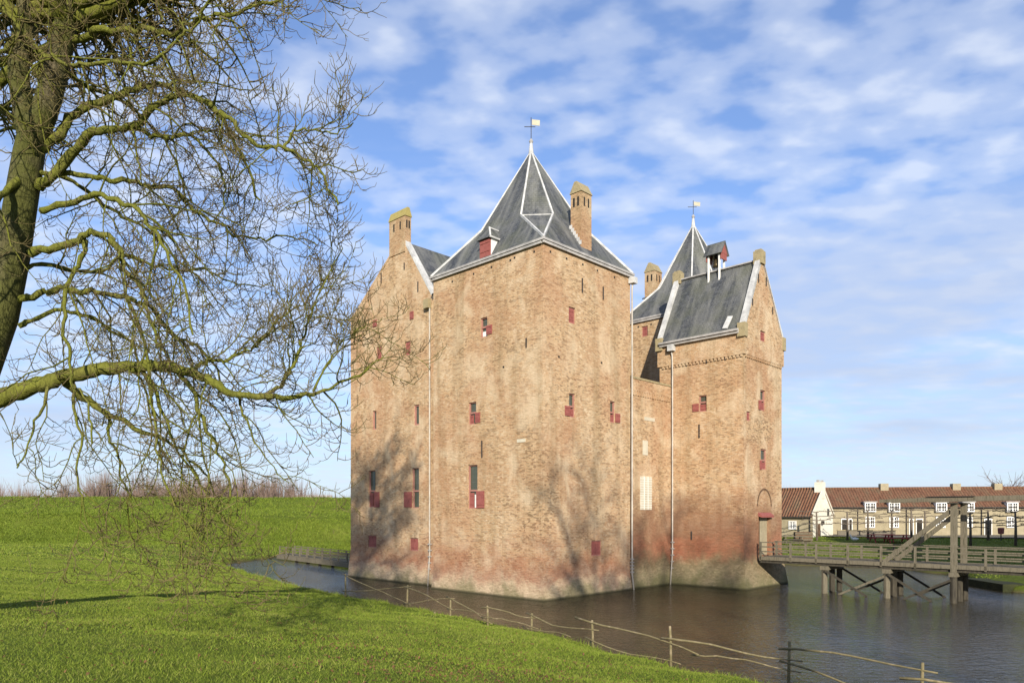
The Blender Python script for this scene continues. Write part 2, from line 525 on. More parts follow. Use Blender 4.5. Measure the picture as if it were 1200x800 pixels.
# grass blades
m, nt, b = pmat('grass_blade', (0.12, 0.2, 0.03), 0.7, spec=0.2)
at = nd(nt, 'ShaderNodeAttribute', attribute_name='tone')
pos = nd(nt, 'ShaderNodeNewGeometry').outputs['Position']
n1 = noise(nt, pos, 0.5, 5, 0.6)
v = math_node(nt, 'ADD', math_node(nt, 'MULTIPLY', at.outputs['Fac'], 0.6), math_node(nt, 'MULTIPLY', n1, 0.45))
col = ramp(nt, v, [(0.15, (0.064, 0.098, 0.010)), (0.45, (0.128, 0.182, 0.015)), (0.70, (0.19, 0.23, 0.03)), (0.92, (0.25, 0.23, 0.075))])
nt.links.new(col, b.inputs['Base Color'])
M_blade = m
M_leaf = varied('dead_leaf', (0.09, 0.042, 0.022), (0.15, 0.08, 0.035), 0.8, 0.9, c3=(0.12, 0.06, 0.03))
M_hedge = varied('far_bare_twigs', (0.13, 0.092, 0.075), (0.20, 0.145, 0.115), 0.08, 0.95)

# water
m, nt, b = pmat('moat_water', (0.030, 0.025, 0.013), 0.03, spec=0.44)
b.inputs['IOR'].default_value = 1.33
pos = nd(nt, 'ShaderNodeNewGeometry').outputs['Position']
w1 = noise(nt, vscale(nt, pos, (0.75, 1.1, 1)), 3.2, 4, 0.6, 0.6)
w2 = noise(nt, vscale(nt, pos, (1.0, 0.8, 1)), 6.5, 3, 0.55, 0.3)
n4 = noise(nt, pos, 0.07, 3, 0.5)
amp = ramp(nt, n4, [(0.38, 0.35), (0.62, 1.0)])
h = math_node(nt, 'MULTIPLY', math_node(nt, 'ADD', w1, math_node(nt, 'MULTIPLY', w2, 0.6)), amp)
bump(nt, b, h, 1.0, 0.13)
M_water = m

# ================================================================== terrain
MOAT = [(-25.2, 61.5), (-18.5, 50.5), (-13.2, 42.5), (-8.6, 36.4), (-4.4, 31.6), (-1.3, 28.0), (1.3, 24.9), (3.5, 21.0), (6.0, 17.6), (9.5, 15.4), (15, 13.4), (24, 12.0),
        (33, 12.5), (32.5, 26), (31.0, 39.0), (28.2, 40.6), (28.6, 44), (31.5, 50), (30.5, 58), (24.5, 61), (19, 66), (9, 76), (-6, 80), (-18, 77.5), (-23.2, 73.5), (-24.2, 67)]
MP = np.array(MOAT)


def sdist(x, y):
    x = np.asarray(x, float); y = np.asarray(y, float)
    best = np.full(x.shape, 1e9); inside = np.zeros(x.shape, bool)
    n = len(MP)
    for i in range(n):
        ax, ay = MP[i]; bx, by = MP[(i + 1) % n]
        dx, dy = bx - ax, by - ay
        t = np.clip(((x - ax) * dx + (y - ay) * dy) / (dx * dx + dy * dy), 0, 1)
        best = np.minimum(best, np.hypot(x - ax - t * dx, y - ay - t * dy))
        c = ((ay > y) != (by > y))
        with np.errstate(divide='ignore', invalid='ignore'):
            xi = (bx - ax) * (y - ay) / (by - ay if by != ay else 1e-9) + ax
        inside ^= c & (x < xi)
    return np.where(inside, -best, best)


def sm(t):
    t = np.clip(t, 0, 1)
    return t * t * (3 - 2 * t)


def wave2(x, y):
    return (np.sin(x * 0.9 + 1.3 * np.sin(y * 0.53)) + np.sin(y * 1.1 + 1.7 * np.sin(x * 0.41) + 1.0)) * 0.5


def height(x, y):
    x = np.asarray(x, float); y = np.asarray(y, float)
    d = sdist(x, y) + 0.22 * wave2(x * 1.7, y * 1.7)
    right = sm((x - 8 + (y - 40) * 0.05) / 14) * sm((y - 38) / 8)
    top_l = 2.95 - 1.75 * np.clip(y, 0, 76) / 76.0
    top_r = 1.9
    run = 18.0 * (1 - right) + 15.0 * right
    t = np.clip(d / run, 0, 1)
    rise = t * (1.45 - 0.45 * t)
    z = 0.30 + ((top_l * (1 - right) + top_r * right) - 0.30) * np.clip(rise, 0, 1)
    bank = np.clip((d + 0.12) / 0.30, 0, 1)
    zin = -1.3 * np.clip(-d / 1.2, 0, 1) - 0.05
    z = np.where(d > 0, 0.02 + (z - 0.02) * bank, zin)
    # dyke on the left, behind
    ytoe = 77.5 + 0.02 * (x + 40) + 0.5 * wave2(x * 0.12, y * 0.1)
    v = y - ytoe
    prof = np.interp(v, [0, 2, 6.2, 8, 14, 22, 26, 45, 80], [0, 0.55, 3.1, 3.3, 3.75, 5.35, 5.35, 0.0, -1.0])
    wgt = 1 - sm((x + 2) / 15)
    z = z + np.where(d > 0, prof * wgt, 0)
    z = z + np.where(d > 0.4, 0.05 * wave2(x * 0.7, y * 0.6) + 0.03 * wave2(x * 2.3 + 1, y * 2.1), 0)
    return z


def lines(segs):
    out = []
    for a, b_, s in segs:
        out += list(np.arange(a, b_, s))
    return np.array(out + [segs[-1][1]])


gx = lines([(-2500, -300, 220), (-300, -70, 12), (-70, -32, 1.2), (-32, 34, 0.34), (34, 80, 1.2), (80, 300, 12), (300, 2500.1, 220)])
gy = lines([(-300, -20, 20), (-20, 3, 1.2), (3, 70, 0.34), (70, 130, 1.0), (130, 320, 10), (320, 3200.1, 240)])
GX, GY = np.meshgrid(gx, gy)
GZ = height(GX, GY)
vs = np.stack([GX.ravel(), GY.ravel(), GZ.ravel()], 1)
nx, ny = len(gx), len(gy)
ii = (np.arange(ny - 1)[:, None] * nx + np.arange(nx - 1)[None, :]).ravel()
fs = np.stack([ii, ii + 1, ii + nx + 1, ii + nx], 1)


def np_mesh(name, vs, fs, mat, smooth=True, parent=None):
    me = bpy.data.meshes.new(name)
    k = fs.shape[1]
    me.vertices.add(len(vs)); me.vertices.foreach_set('co', np.ascontiguousarray(vs, dtype=np.float32).ravel())
    me.loops.add(fs.size); me.loops.foreach_set('vertex_index', np.ascontiguousarray(fs, dtype=np.int32).ravel())
    me.polygons.add(len(fs))
    me.polygons.foreach_set('loop_start', np.arange(0, fs.size, k, dtype=np.int32))
    me.polygons.foreach_set('use_smooth', np.full(len(fs), smooth))
    me.update(calc_edges=True)
    me.materials.append(mat)
    o = bpy.data.objects.new(name, me)
    COL.objects.link(o)
    o.parent = parent
    return o


g = np_mesh('ground', vs, fs, M_grass)
tag(g, 'green grass lawn, dyke slope and far fields', None, None, 'structure')
wx = (-34, 38); wy = (10, 84)
w_ = mk('water', [(wx[0], wy[0], 0), (wx[1], wy[0], 0), (wx[1], wy[1], 0), (wx[0], wy[1], 0)], [(0, 1, 2, 3)], M_water, uv=False)
tag(w_, 'brown rippled water of the castle moat', None, None, 'structure')

# ================================================================== castle
CRZ = math.atan2(0.7175, 0.6966)
F0 = on_z(637, 704, 0.0)
CF = Frame(F0.x, F0.y, CRZ)
castle = empty('castle', (F0.x, F0.y, 0), CRZ, 'large buff brick moated castle with slate spires and red shutters', 'castle')


class Wall:
    """one wall face; axis 'x' has outward normal -x (or +x), axis 'y' has -y (or +y)"""
    def __init__(s, axis, plane, u0, u1, z0, z1, sign=-1, batter=0.0, zb=1.5, ends=(True, True), gable=None, mat=None):
        s.axis, s.plane, s.u0, s.u1, s.z0, s.z1, s.sign = axis, plane, u0, u1, z0, z1, sign
        s.b, s.zb, s.ends, s.gable = batter, zb, ends, gable
        s.holes = []; s.mat = mat or M_brick

    def off(s, z):
        return s.b * max(0.0, (s.zb - z) / s.zb) if s.b else 0.0

    def P(s, u, d, z):
        q = s.plane + s.sign * d
        return (q, u, z) if s.axis == 'x' else (u, q, z)

    def px(s, x, y):
        return CF.hit(x, y, s.axis, s.plane)

    def rect(s, x0, x1, y0, y1):
        xm, ym = (x0 + x1) / 2, (y0 + y1) / 2
        ua, ub = s.px(x0, ym)[0], s.px(x1, ym)[0]
        return min(ua, ub), max(ua, ub), s.px(xm, y1)[1], s.px(xm, y0)[1]

    def box(s, mb, u0, u1, d0, d1, z0, z1):
        p = [s.P(u, d, z) for z in (z0, z1) for (u, d) in ((u0, d0), (u1, d0), (u1, d1), (u0, d1))]
        return mb.hexa(p)

    def build(s, name, parent, depth=0.28):
        us = {s.u0, s.u1}; zs = {s.z0, s.z1}
        if s.b and s.z0 < s.zb < s.z1: zs.add(s.zb)
        for (a, b_, c, d_) in s.holes:
            us |= {a, b_}; zs |= {c, d_}
        us = sorted(us); zs = sorted(zs)
        mb = MB(); idx = {}

        def vid(u, z):
            if (u, z) not in idx:
                o_ = s.off(z); uu = u
                if u == s.u0 and s.ends[0]: uu -= o_
                if u == s.u1 and s.ends[1]: uu += o_
                idx[(u, z)] = len(mb.v); mb.v.append(s.P(uu, o_, z))
            return idx[(u, z)]
        for i in range(len(us) - 1):
            for j in range(len(zs) - 1):
                um, zm = (us[i] + us[i + 1]) / 2, (zs[j] + zs[j + 1]) / 2
                if any(a < um < b_ and c < zm < d_ for (a, b_, c, d_) in s.holes): continue
                mb.f.append((vid(us[i], zs[j]), vid(us[i + 1], zs[j]), vid(us[i + 1], zs[j + 1]), vid(us[i], zs[j + 1])))
        for (a, b_, c, d_) in s.holes:
            o_ = s.off(c)
            q = [s.P(a, o_, c), s.P(b_, o_, c), s.P(b_, o_, d_), s.P(a, o_, d_)]
            r = [s.P(a, -depth, c), s.P(b_, -depth, c), s.P(b_, -depth, d_), s.P(a, -depth, d_)]
            k = len(mb.v); mb.v += q + r
            for e in range(4):
                e2 = (e + 1) % 4
                mb.f.append((k + e, k + e2, k + 4 + e2, k + 4 + e))
            mb.f.append((k + 4, k + 5, k + 6, k + 7))
        if s.gable:
            um, zt, w = s.gable
            k = len(mb.v)
            mb.v += [s.P(s.u0, 0, s.z1), s.P(s.u1, 0, s.z1), s.P(um + w, 0, zt), s.P(um - w, 0, zt)]
            if getattr(s, 'gholes', None):
                # upper wall as a fan round one small opening
                a, b_, c, d_ = s.gholes[0]
                mb.v += [s.P(a, 0, c), s.P(b_, 0, c), s.P(b_, 0, d_), s.P(a, 0, d_)]
                mb.f += [(k, k + 1, k + 5, k + 4), (k + 1, k + 2, k + 6, k + 5), (k + 2, k + 3, k + 7, k + 6), (k + 3, k, k + 4, k + 7)]
                mb.v += [s.P(a, -0.2, c), s.P(b_, -0.2, c), s.P(b_, -0.2, d_), s.P(a, -0.2, d_)]
                for e in range(4):
                    e2 = (e + 1) % 4
                    mb.f.append((k + 4 + e, k + 4 + e2, k + 8 + e2, k + 8 + e))
            else:
                mb.f.append((k, k + 1, k + 2, k + 3))
        # outward winding
        want = Vector(s.P(0, 1, 0)) - Vector(s.P(0, 0, 0))
        vv = [Vector(p) for p in mb.v]
        out = []
        for f in mb.f:
            n = (vv[f[1]] - vv[f[0]]).cross(vv[f[2]] - vv[f[0]])
            out.append(tuple(reversed(f)) if n.dot(want) < -1e-9 else f)
        mb.f = out
        return mb.build(name, s.mat, parent)


def shutter(w, win, u0, u1, d0, z0, z1, ang=0.0):
    mb = MB()
    w.box(mb, u0, u1, d0, d0 + 0.035, z0, z1)
    h = z1 - z0
    for f in (0.18, 0.78):
        w.box(mb, u0 + 0.02, u1 - 0.02, d0 + 0.0352, d0 + 0.055, z0 + h * f, z0 + h * f + min(0.07, h * 0.1))
    return mb.build('shutter', M_red, win)


def window(w, rect, kind, mid=None, openr=None, inner=None, blind=None, fw=0.055):
    u0, u1, z0, z1 = w.rect(*rect)
    w.holes.append((u0, u1, z0, z1))
    o = w.off(z0)
    mb = MB()
    w.box(mb, u0, u0 + fw, -0.18, -0.07 + o, z0, z1); w.box(mb, u1 - fw, u1, -0.18, -0.07 + o, z0, z1)
    w.box(mb, u0 + fw, u1 - fw, -0.18, -0.072 + o, z1 - fw, z1); w.box(mb, u0 + fw, u1 - fw, -0.18, -0.072 + o, z0, z0 + fw)
    zm = None
    if mid is not None:
        zm = w.px((rect[0] + rect[1]) / 2, mid)[1]
        w.box(mb, u0 + fw, u1 - fw, -0.18, -0.073, zm - 0.05, zm + 0.05)
    win = mb.build('window', M_redframe, castle)
    if kind == 'closed':
        um = (u0 + u1) / 2
        shutter(w, win, u0 + fw, um - 0.008, -0.11 + o, z0 + fw, z1 - fw)
        shutter(w, win, um + 0.008, u1 - fw, -0.11 + o, z0 + fw, z1 - fw)
        return win
    pane = MB()
    w.box(pane, u0 + fw * 0.5, u1 - fw * 0.5, -0.17, -0.155, z0 + 0.02, z1 - 0.02)
    pane.build('pane', M_glass, win)
    mt = MB()
    za = zm if zm is not None else z0
    nx_ = 2 if u1 - u0 < 0.6 else 3
    for i in range(1, nx_):
        u = u0 + (u1 - u0) * i / nx_
        w.box(mt, u - 0.009, u + 0.009, -0.155, -0.14, za + 0.05, z1 - fw)
    nz = max(2, int((z1 - za) / 0.22))
    for i in range(1, nz):
        z = za + (z1 - za) * i / nz
        w.box(mt, u0 + fw, u1 - fw, -0.155, -0.1415, z - 0.009, z + 0.009)
    mt.build('glazing_bars', M_cames, win)
    if inner and zm is not None:
        um = (u0 + u1) / 2
        a, b_ = {'lo': (u0 + fw, um), 'hi': (um, u1 - fw), 'both': (u0 + fw, u1 - fw)}[inner]
        shutter(w, win, a, b_, -0.13, z0 + fw, zm - 0.12)
    if blind and zm is not None:
        um = (u0 + u1) / 2
        a, b_ = {'lo': (u0 + fw, um - 0.02), 'hi': (um + 0.02, u1 - fw), 'both': (u0 + fw, u1 - fw)}[blind]
        mb2 = MB()
        w.box(mb2, a, b_, -0.153, -0.14, z0 + fw, zm - 0.22)
        mb2.build('blind', M_white, win)
    if openr:
        a, b_, c, d_ = w.rect(*openr)
        shutter(w, win, a, b_, 0.02, c, d_)
    return win


ZE = CF.hit(637, 279, 'x', 0.0)[1]          # main tower eave
LT = CF.hit(508, 500, 'x', 0.0)[0]          # its length along local y
RT = CF.hit(738.5, 500, 'y', 0.0)[0]        # and along local x

# ---- main tower walls
W_tl = Wall('x', 0.0, 0.0, LT, -0.6, ZE, -1, 0.10, 0.9)
W_tr = Wall('y', 0.0, 0.0, RT, -0.6, ZE, -1, 0.10, 0.9)
W_tb1 = Wall('x', RT, 0.0, LT, -0.6, ZE, 1, 0.10, 0.9)
W_tb2 = Wall('y', LT, 0.0, RT, -0.6, ZE, 1, 0.10, 0.9)
window(W_tl, (563, 571, 372, 395), 'split', mid=383, openr=(570.5, 577, 381, 391.5), blind='both')
window(W_tl, (549, 558, 471, 497), 'split', mid=483.5, openr=(557.5, 563, 483, 495), inner='hi')
window(W_tl, (548.5, 559.5, 544.5, 595.5), 'split', mid=574.5, openr=(558.8, 568, 575, 595), inner='hi', blind='lo')
window(W_tr, (666.5, 674.3, 360, 379), 'closed')
window(W_tr, (667, 674, 461, 488.6), 'split', mid=476, openr=(661.5, 667.5, 475.5, 487), inner='hi')
window(W_tr, (715, 720.8, 470, 495), 'split', mid=483, openr=(720.6, 726, 484.5, 495), inner='both')
window(W_tr, (693, 705, 633, 651), 'closed')
# ---- wing
WR = 1.0
WL0 = LT - 0.6
WL1 = CF.hit(411, 520, 'x', WR)[0]
ZWE = CF.hit(505, 347, 'x', WR)[1]
apx = CF.hit(470.5, 290, 'x', WR)
W_w = Wall('x', WR, WL0, WL1, -0.6, ZWE, -1, 0.16, 2.0, ends=(False, True))
WGM = apx[0]
W_wg = Wall('x', WR, LT + 0.1, WL1, ZWE, ZWE + 0.01, -1)
W_wb = Wall('y', WL1, WR, 11.0, -0.6, ZWE, 1, 0.16, 2.0)
W_wr = Wall('x', 11.0, WL0, WL1, -0.6, ZWE, 1)
window(W_w, (432, 440, 551, 594), 'split', mid=575, openr=(439, 445, 576, 594), inner='hi')
window(W_w, (483, 491, 548, 595), 'split', mid=575, openr=(474, 483.2, 576, 594))
window(W_w, (436.5, 441, 481, 503), 'slit', fw=0.07)
window(W_w, (485, 491, 474, 498), 'slit', fw=0.09)
window(W_w, (431, 441, 627, 641), 'closed')
window(W_w, (480, 490, 630, 645), 'closed')
window(W_w, (474.5, 481, 400, 416), 'closed')
window(W_w, (441, 447, 406, 421), 'closed')
# ---- gate tower
GR0 = 12.2
GL0 = -4.75
pgr = CF.hit(916, 500, 'y', GL0)[0]
GR1 = pgr
GL1 = 0.95
ZGE = CF.hit(868, 386, 'x', GR0)[1]
ZGC = CF.hit(868, 414, 'x', GR0)[1]
W_gl = Wall('x', GR0, GL0, GL1, -0.6, ZGC, -1, 0.30, 2.1, ends=(True, False))
W_gf = Wall('y', GL0, GR0, GR1, -0.6, ZGC, -1, 0.30, 2.1)
W_gr = Wall('x', GR1, GL0, GL1, -0.6, ZGC, 1, 0.30, 2.1)
W_gb = Wall('y', GL1, GR0, GR1, -0.6, ZGC, 1)
OV = 0.10
GM = CF.hit(891, 303, 'y', GL0)[0]
ZGA = CF.hit(891, 303, 'y', GL0)[1]
W_ul = Wall('x', GR0 - OV, GL0 - OV, GL1 + OV, ZGC, ZGE, -1)
W_uf = Wall('y', GL0 - OV, GR0 - OV, GR1 + OV, ZGC, ZGE, -1)
W_ur = Wall('x', GR1 + OV, GL0 - OV, GL1 + OV, ZGC, ZGE, 1)
W_ub = Wall('y', GL1 + OV, GR0 - OV, GR1 + OV, ZGC, ZGE, 1)
window(W_gl, (819, 828, 463, 482), 'split', mid=471, openr=(812, 819.2, 473, 482), inner='both')
window(W_gf, (891, 897, 457, 481), 'split', mid=469, openr=(888.5, 891.5, 469, 480), inner='both', fw=0.07)
window(W_gf, (875, 879.5, 482, 493), 'closed', fw=0.07)
window(W_gf, (891.5, 898.5, 526, 550), 'split', mid=539, openr=(890, 892, 539.5, 550), inner='both', fw=0.07)
# ---- link wall between main tower and gate tower
CL = 0.12
ZC0 = CF.hit(760, 447, 'y', CL)[1]
W_c = Wall('y', CL, RT - 0.3, GR0 + 0.4, -0.6, ZC0, -1, 0.12, 1.2, ends=(False, False))
W_cb = Wall('y', CL + 1.1, RT - 0.3, GR0 + 0.4, -0.6, ZC0, 1)
# ---- rear tower
BR0, BR1, BL0, BL1 = 16.25, 23.9, -0.7, 6.9
W_bl = Wall('x', BR0, BL0, BL1, -0.6, ZE, -1)
W_bf = Wall('y', BL0, BR0, BR1, -0.6, ZE, -1)
W_br = Wall('x', BR1, BL0, BL1, -0.6, ZE, 1)
W_bb = Wall('y', BL1, BR0, BR1, -0.6, ZE, 1)
window(W_bl, (752, 759, 382, 394), 'closed')

# door of the gate tower: arched niche above a red hood
du0, du1, dz0, dz1 = W_gf.rect(888.5, 902.5, 604, 652)
dz0 = 1.9
W_gf.holes.append((du0, du1, dz0, dz1))
for w in (W_gl, W_gf, W_gr, W_c): w.mat = M_brick_gate
wall_defs = [(W_tl, 'tower_wall'), (W_tr, 'tower_wall'), (W_tb1, 'tower_wall'), (W_tb2, 'tower_wall'), (W_wb, 'wing_wall'), (W_wr, 'wing_wall'),
             (W_gl, 'gate_tower_wall'), (W_gf, 'gate_tower_wall'), (W_gr, 'gate_tower_wall'), (W_gb, 'gate_tower_wall'),
             (W_c, 'link_wall'), (W_cb, 'link_wall'), (W_bl, 'rear_tower_wall'), (W_bf, 'rear_tower_wall'), (W_br, 'rear_tower_wall'), (W_bb, 'rear_tower_wall'),
             (W_ul, 'gate_tower_wall'), (W_ur, 'gate_tower_wall')]
for w, n in wall_defs:
    w.build(n, castle)

# wing front: rectangle to the eave, then gable with two windows cut by stacking trapezoids
W_w.build('wing_wall', castle)


def gable_wall(w, z0, um, zt, half, name, wins):
    """gable above z0, split in strips so that window openings stay real holes"""
    mb = MB()
    def ext(z):
        t = (z - z0) / (zt - z0)
        return w.u0 + (um - half - w.u0) * t, w.u1 + (um + half - w.u1) * t
    zs = sorted({z0, zt} | {q for h in wins for q in (h[2], h[3])})
    for j in range(len(zs) - 1):
        za, zb = zs[j], zs[j + 1]; zm = (za + zb) / 2
        row = sorted([h for h in wins if h[2] < zm < h[3]])
        edges = [('e', 0)]
        for h in row: edges += [h[0], h[1]]
        edges += [('e', 1)]
        for k in range(0, len(edges), 2):
            a, b_ = edges[k], edges[k + 1]
            aa = (ext(za)[0], ext(zb)[0]) if isinstance(a, tuple) else (a, a)
            bb = (ext(za)[1], ext(zb)[1]) if isinstance(b_, tuple) else (b_, b_)
            q = [w.P(aa[0], 0, za), w.P(bb[0], 0, za), w.P(bb[1], 0, zb), w.P(aa[1], 0, zb)]
            flip = (Vector(q[1]) - Vector(q[0])).cross(Vector(q[2]) - Vector(q[0])).dot(Vector(w.P(0, 1, 0)) - Vector(w.P(0, 0, 0))) < 0
            mb.add(q, [(3, 2, 1, 0) if flip else (0, 1, 2, 3)])
    for (a, b_, c, d_) in wins:
        q = [w.P(a, 0, c), w.P(b_, 0, c), w.P(b_, 0, d_), w.P(a, 0, d_), w.P(a, -.25, c), w.P(b_, -.25, c), w.P(b_, -.25, d_), w.P(a, -.25, d_)]
        mb.add(q, [(0, 1, 5, 4), (1, 2, 6, 5), (2, 3, 7, 6), (3, 0, 4, 7), (4, 5, 6, 7)])
    return mb.build(name, w.mat, castle)


ZWA = apx[1] + 0.35
WLV = CF.hit(506.5, 347, 'x', WR)[0]
Wg = Wall('x', WR, WLV, WL1, ZWE, ZWA, -1)
window(Wg, (474.5, 481, 355, 374), 'split', mid=365, openr=(480.8, 485, 365, 374))
window(Wg, (441.5, 447.5, 365, 383), 'split', mid=374, openr=(437.5, 441.8, 375, 383))
hs = [h for h in Wg.holes]
hs = [h for h in hs if h[2] > ZWE + 0.02]
gable_wall(Wg, ZWE, WGM, ZWA, 0.30, 'wing_gable', hs)
Wgb = Wall('x', 11.0, WLV, WL1, ZWE, ZWA, 1)
gable_wall(Wgb, ZWE, WGM, ZWA, 0.30, 'wing_gable', [])
# gate gables
window(W_uf, (891, 897, 388, 400), 'closed', fw=0.07)
hw = list(W_uf.holes)
gable_wall(Wall('y', GL0 - OV, GR0 - OV, GR1 + OV, ZGC, ZGE, -1), ZGC, GM, ZGE + 0.01, 0, 'unused_', []).name = 'tmp_remove'
bpy.data.objects.remove(bpy.data.objects['tmp_remove'], do_unlink=True)


def gate_gable(w, holes, name):
    mb = MB()
    # straight part up to the kneelers, then the slope
    low = [h for h in holes if h[2] < ZGE]
    us = sorted({w.u0, w.u1} | {q for h in low for q in h[:2]})
    zs = sorted({ZGC, ZGE} | {min(q, ZGE) for h in low for q in h[2:]})
    dirn = Vector(w.P(0, 1, 0)) - Vector(w.P(0, 0, 0))
    def quad(q):
        flip = (Vector(q[1]) - Vector(q[0])).cross(Vector(q[2]) - Vector(q[0])).dot(dirn) < 0
        mb.add(q, [(3, 2, 1, 0) if flip else (0, 1, 2, 3)])
    for i in range(len(us) - 1):
        for j in range(len(zs) - 1):
            um, zm = (us[i] + us[i + 1]) / 2, (zs[j] + zs[j + 1]) / 2
            if any(h[0] < um < h[1] and h[2] < zm < h[3] for h in low): continue
            quad([w.P(us[i], 0, zs[j]), w.P(us[i + 1], 0, zs[j]), w.P(us[i + 1], 0, zs[j + 1]), w.P(us[i], 0, zs[j + 1])])
    for (a, b_, c, d_) in low:
        d_ = min(d_, ZGE) if d_ < ZGE else d_
        q = [w.P(a, 0, c), w.P(b_, 0, c), w.P(b_, 0, d_), w.P(a, 0, d_), w.P(a, -.2, c), w.P(b_, -.2, c), w.P(b_, -.2, d_), w.P(a, -.2, d_)]
        mb.add(q, [(0, 1, 5, 4), (1, 2, 6, 5), (2, 3, 7, 6), (3, 0, 4, 7), (4, 5, 6, 7)])
    zmid = ZGE
    rest = [h for h in holes if h[3] > ZGE]
    zz = sorted({ZGE, ZGA} | {q for h in rest for q in h[2:] if q > ZGE})
    def ext(z):
        t = (z - ZGE) / (ZGA - ZGE)
        return w.u0 + (GM - 0.2 - w.u0) * t, w.u1 + (GM + 0.2 - w.u1) * t
    for j in range(len(zz) - 1):
        za, zb = zz[j], zz[j + 1]; zm = (za + zb) / 2
        row = [h for h in rest if h[2] < zm < h[3]]
        if row:
            h = row[0]
            quad([w.P(ext(za)[0], 0, za), w.P(h[0], 0, za), w.P(h[0], 0, zb), w.P(ext(zb)[0], 0, zb)])
            quad([w.P(h[1], 0, za), w.P(ext(za)[1], 0, za), w.P(ext(zb)[1], 0, zb), w.P(h[1], 0, zb)])
        else:
            quad([w.P(ext(za)[0], 0, za), w.P(ext(za)[1], 0, za), w.P(ext(zb)[1], 0, zb), w.P(ext(zb)[0], 0, zb)])
    return mb.build(name, M_brick, castle)


gate_gable(W_uf, hw, 'gate_tower_gable')
gate_gable(W_ub, [], 'gate_tower_gable')

# underside of the overhang with little brick dentils
mb = MB()
mb.box(GR0 - OV, GR0 + 0.05, GL0 - OV, GL1 + OV, ZGC - 0.06, ZGC - 0.002)
mb.box(GR0 + 0.051, GR1 + OV, GL0 - OV, GL0 + 0.05, ZGC - 0.06, ZGC - 0.002)
mb.build('string_course', M_brick, castle)
nden = 0
for i in range(int((GL1 - GL0) / 0.24)):
    y = GL0 + 0.05 + i * 0.24
    mb = MB().box(GR0 - OV + 0.012, GR0 + 0.03, y, y + 0.12, ZGC - 0.20, ZGC - 0.062)
    mb.build('dentil', M_brick, castle)
for i in range(int((GR1 - GR0) / 0.24)):
    x = GR0 + 0.1 + i * 0.24
    MB().box(x, x + 0.12, GL0 - OV + 0.012, GL0 + 0.03, ZGC - 0.20, ZGC - 0.062).build('dentil', M_brick, castle)
# dentils and coping of the link wall
zl_ = CF.hit(760, 463, 'y', CL)[1]
for i in range(int((GR0 - RT) / 0.26)):
    x = RT + 0.12 + i * 0.26
    MB().box(x, x + 0.13, CL - 0.07, CL + 0.05, zl_ - 0.16, zl_ + 0.1).build('dentil', M_brick, castle)
MB().box(RT + 0.01, GR0 - 0.01, CL - 0.05, CL + 0.02, zl_ + 0.102, zl_ + 0.20).build('string_course', M_brick, castle)
MB().box(RT + 0.01, GR0 - 0.01, CL - 0.04, CL + 1.15, ZC0 - 0.01, ZC0 + 0.10).build('coping', M_stone, castle)


def wall_panel(w, rect, mat, name, d=0.02, label=None, grid=None):
    u0, u1, z0, z1 = w.rect(*rect)
    mb = MB(); w.box(mb, u0, u1, -0.05, d, z0, z1)
    o = mb.build(name, mat, castle, label=label)
    if grid:
        mb = MB()
        for i in range(1, grid[0]):
            u = u0 + (u1 - u0) * i / grid[0]; w.box(mb, u - 0.018, u + 0.018, d, d + 0.02, z0, z1)
        for i in range(1, grid[1]):
            z = z0 + (z1 - z0) * i / grid[1]; w.box(mb, u0, u1, d, d + 0.018, z - 0.012, z + 0.012)
        mb.build('lattice', M_white, o)
    return o


wall_panel(W_c, (750, 763.5, 558, 597), M_cream, 'blind_window', label='cream lattice panel filling a window', grid=(3, 14))
wall_panel(W_c, (753, 759, 516, 533), M_cream, 'blind_window', label='cream blocked slit window')
wall_panel(W_c, (755, 767, 489, 493), M_cream, 'pale_stone')
wall_panel(W_tl, (606, 616, 514, 518), M_cream, 'pale_stone')


# iron wall anchors
def anchor(w, x, y0, y1):
    u, z1 = w.px(x, y0); _, z0 = w.px(x, y1)
    mb = MB(); w.box(mb, u - 0.03, u + 0.03, -0.02, 0.05, z0, z1)
    mb.build('wall_anchor', M_iron, castle)


for a in ((W_tr, 682, 326, 343), (W_tr, 706.5, 336, 351), (W_tl, 565, 516, 536), (W_tl, 617, 396, 407), (W_gl, 819.5, 497, 513), (W_gl, 810.5, 622, 632),
          (W_gl, 805, 420, 429), (W_gl, 828, 418, 426), (W_gl, 850, 414.5, 422), (W_uf, 888.5, 321, 331), (W_uf, 897.5, 325, 335), (W_uf, 881.5, 350, 358), (W_uf, 905, 360, 368),
          (Wg, 447, 320, 332), (Wg, 474, 308, 316), (Wg, 490, 330, 342)):
    anchor(*a)
# putlog holes near the eaves
for (w, x, y) in ((W_tl, 626, 295), (W_tl, 598, 305), (W_tl, 576, 313), (W_tl, 555, 321), (W_tl, 530, 330), (W_tr, 645, 295), (W_tr, 664, 303), (W_tr, 683, 310), (W_tr, 700, 317), (W_tr, 720, 325),
                  (W_bl, 763, 380), (W_bl, 748, 383), (W_tl, 603, 302), (W_tl, 590, 430), (W_tr, 655, 418), (W_tr, 705, 425)):
    u, z = w.px(x, y)
    mb = MB(); w.box(mb, u - 0.06, u + 0.06, -0.1, 0.004, z - 0.06, z + 0.06)
    mb.build('putlog_hole', M_dark, castle)

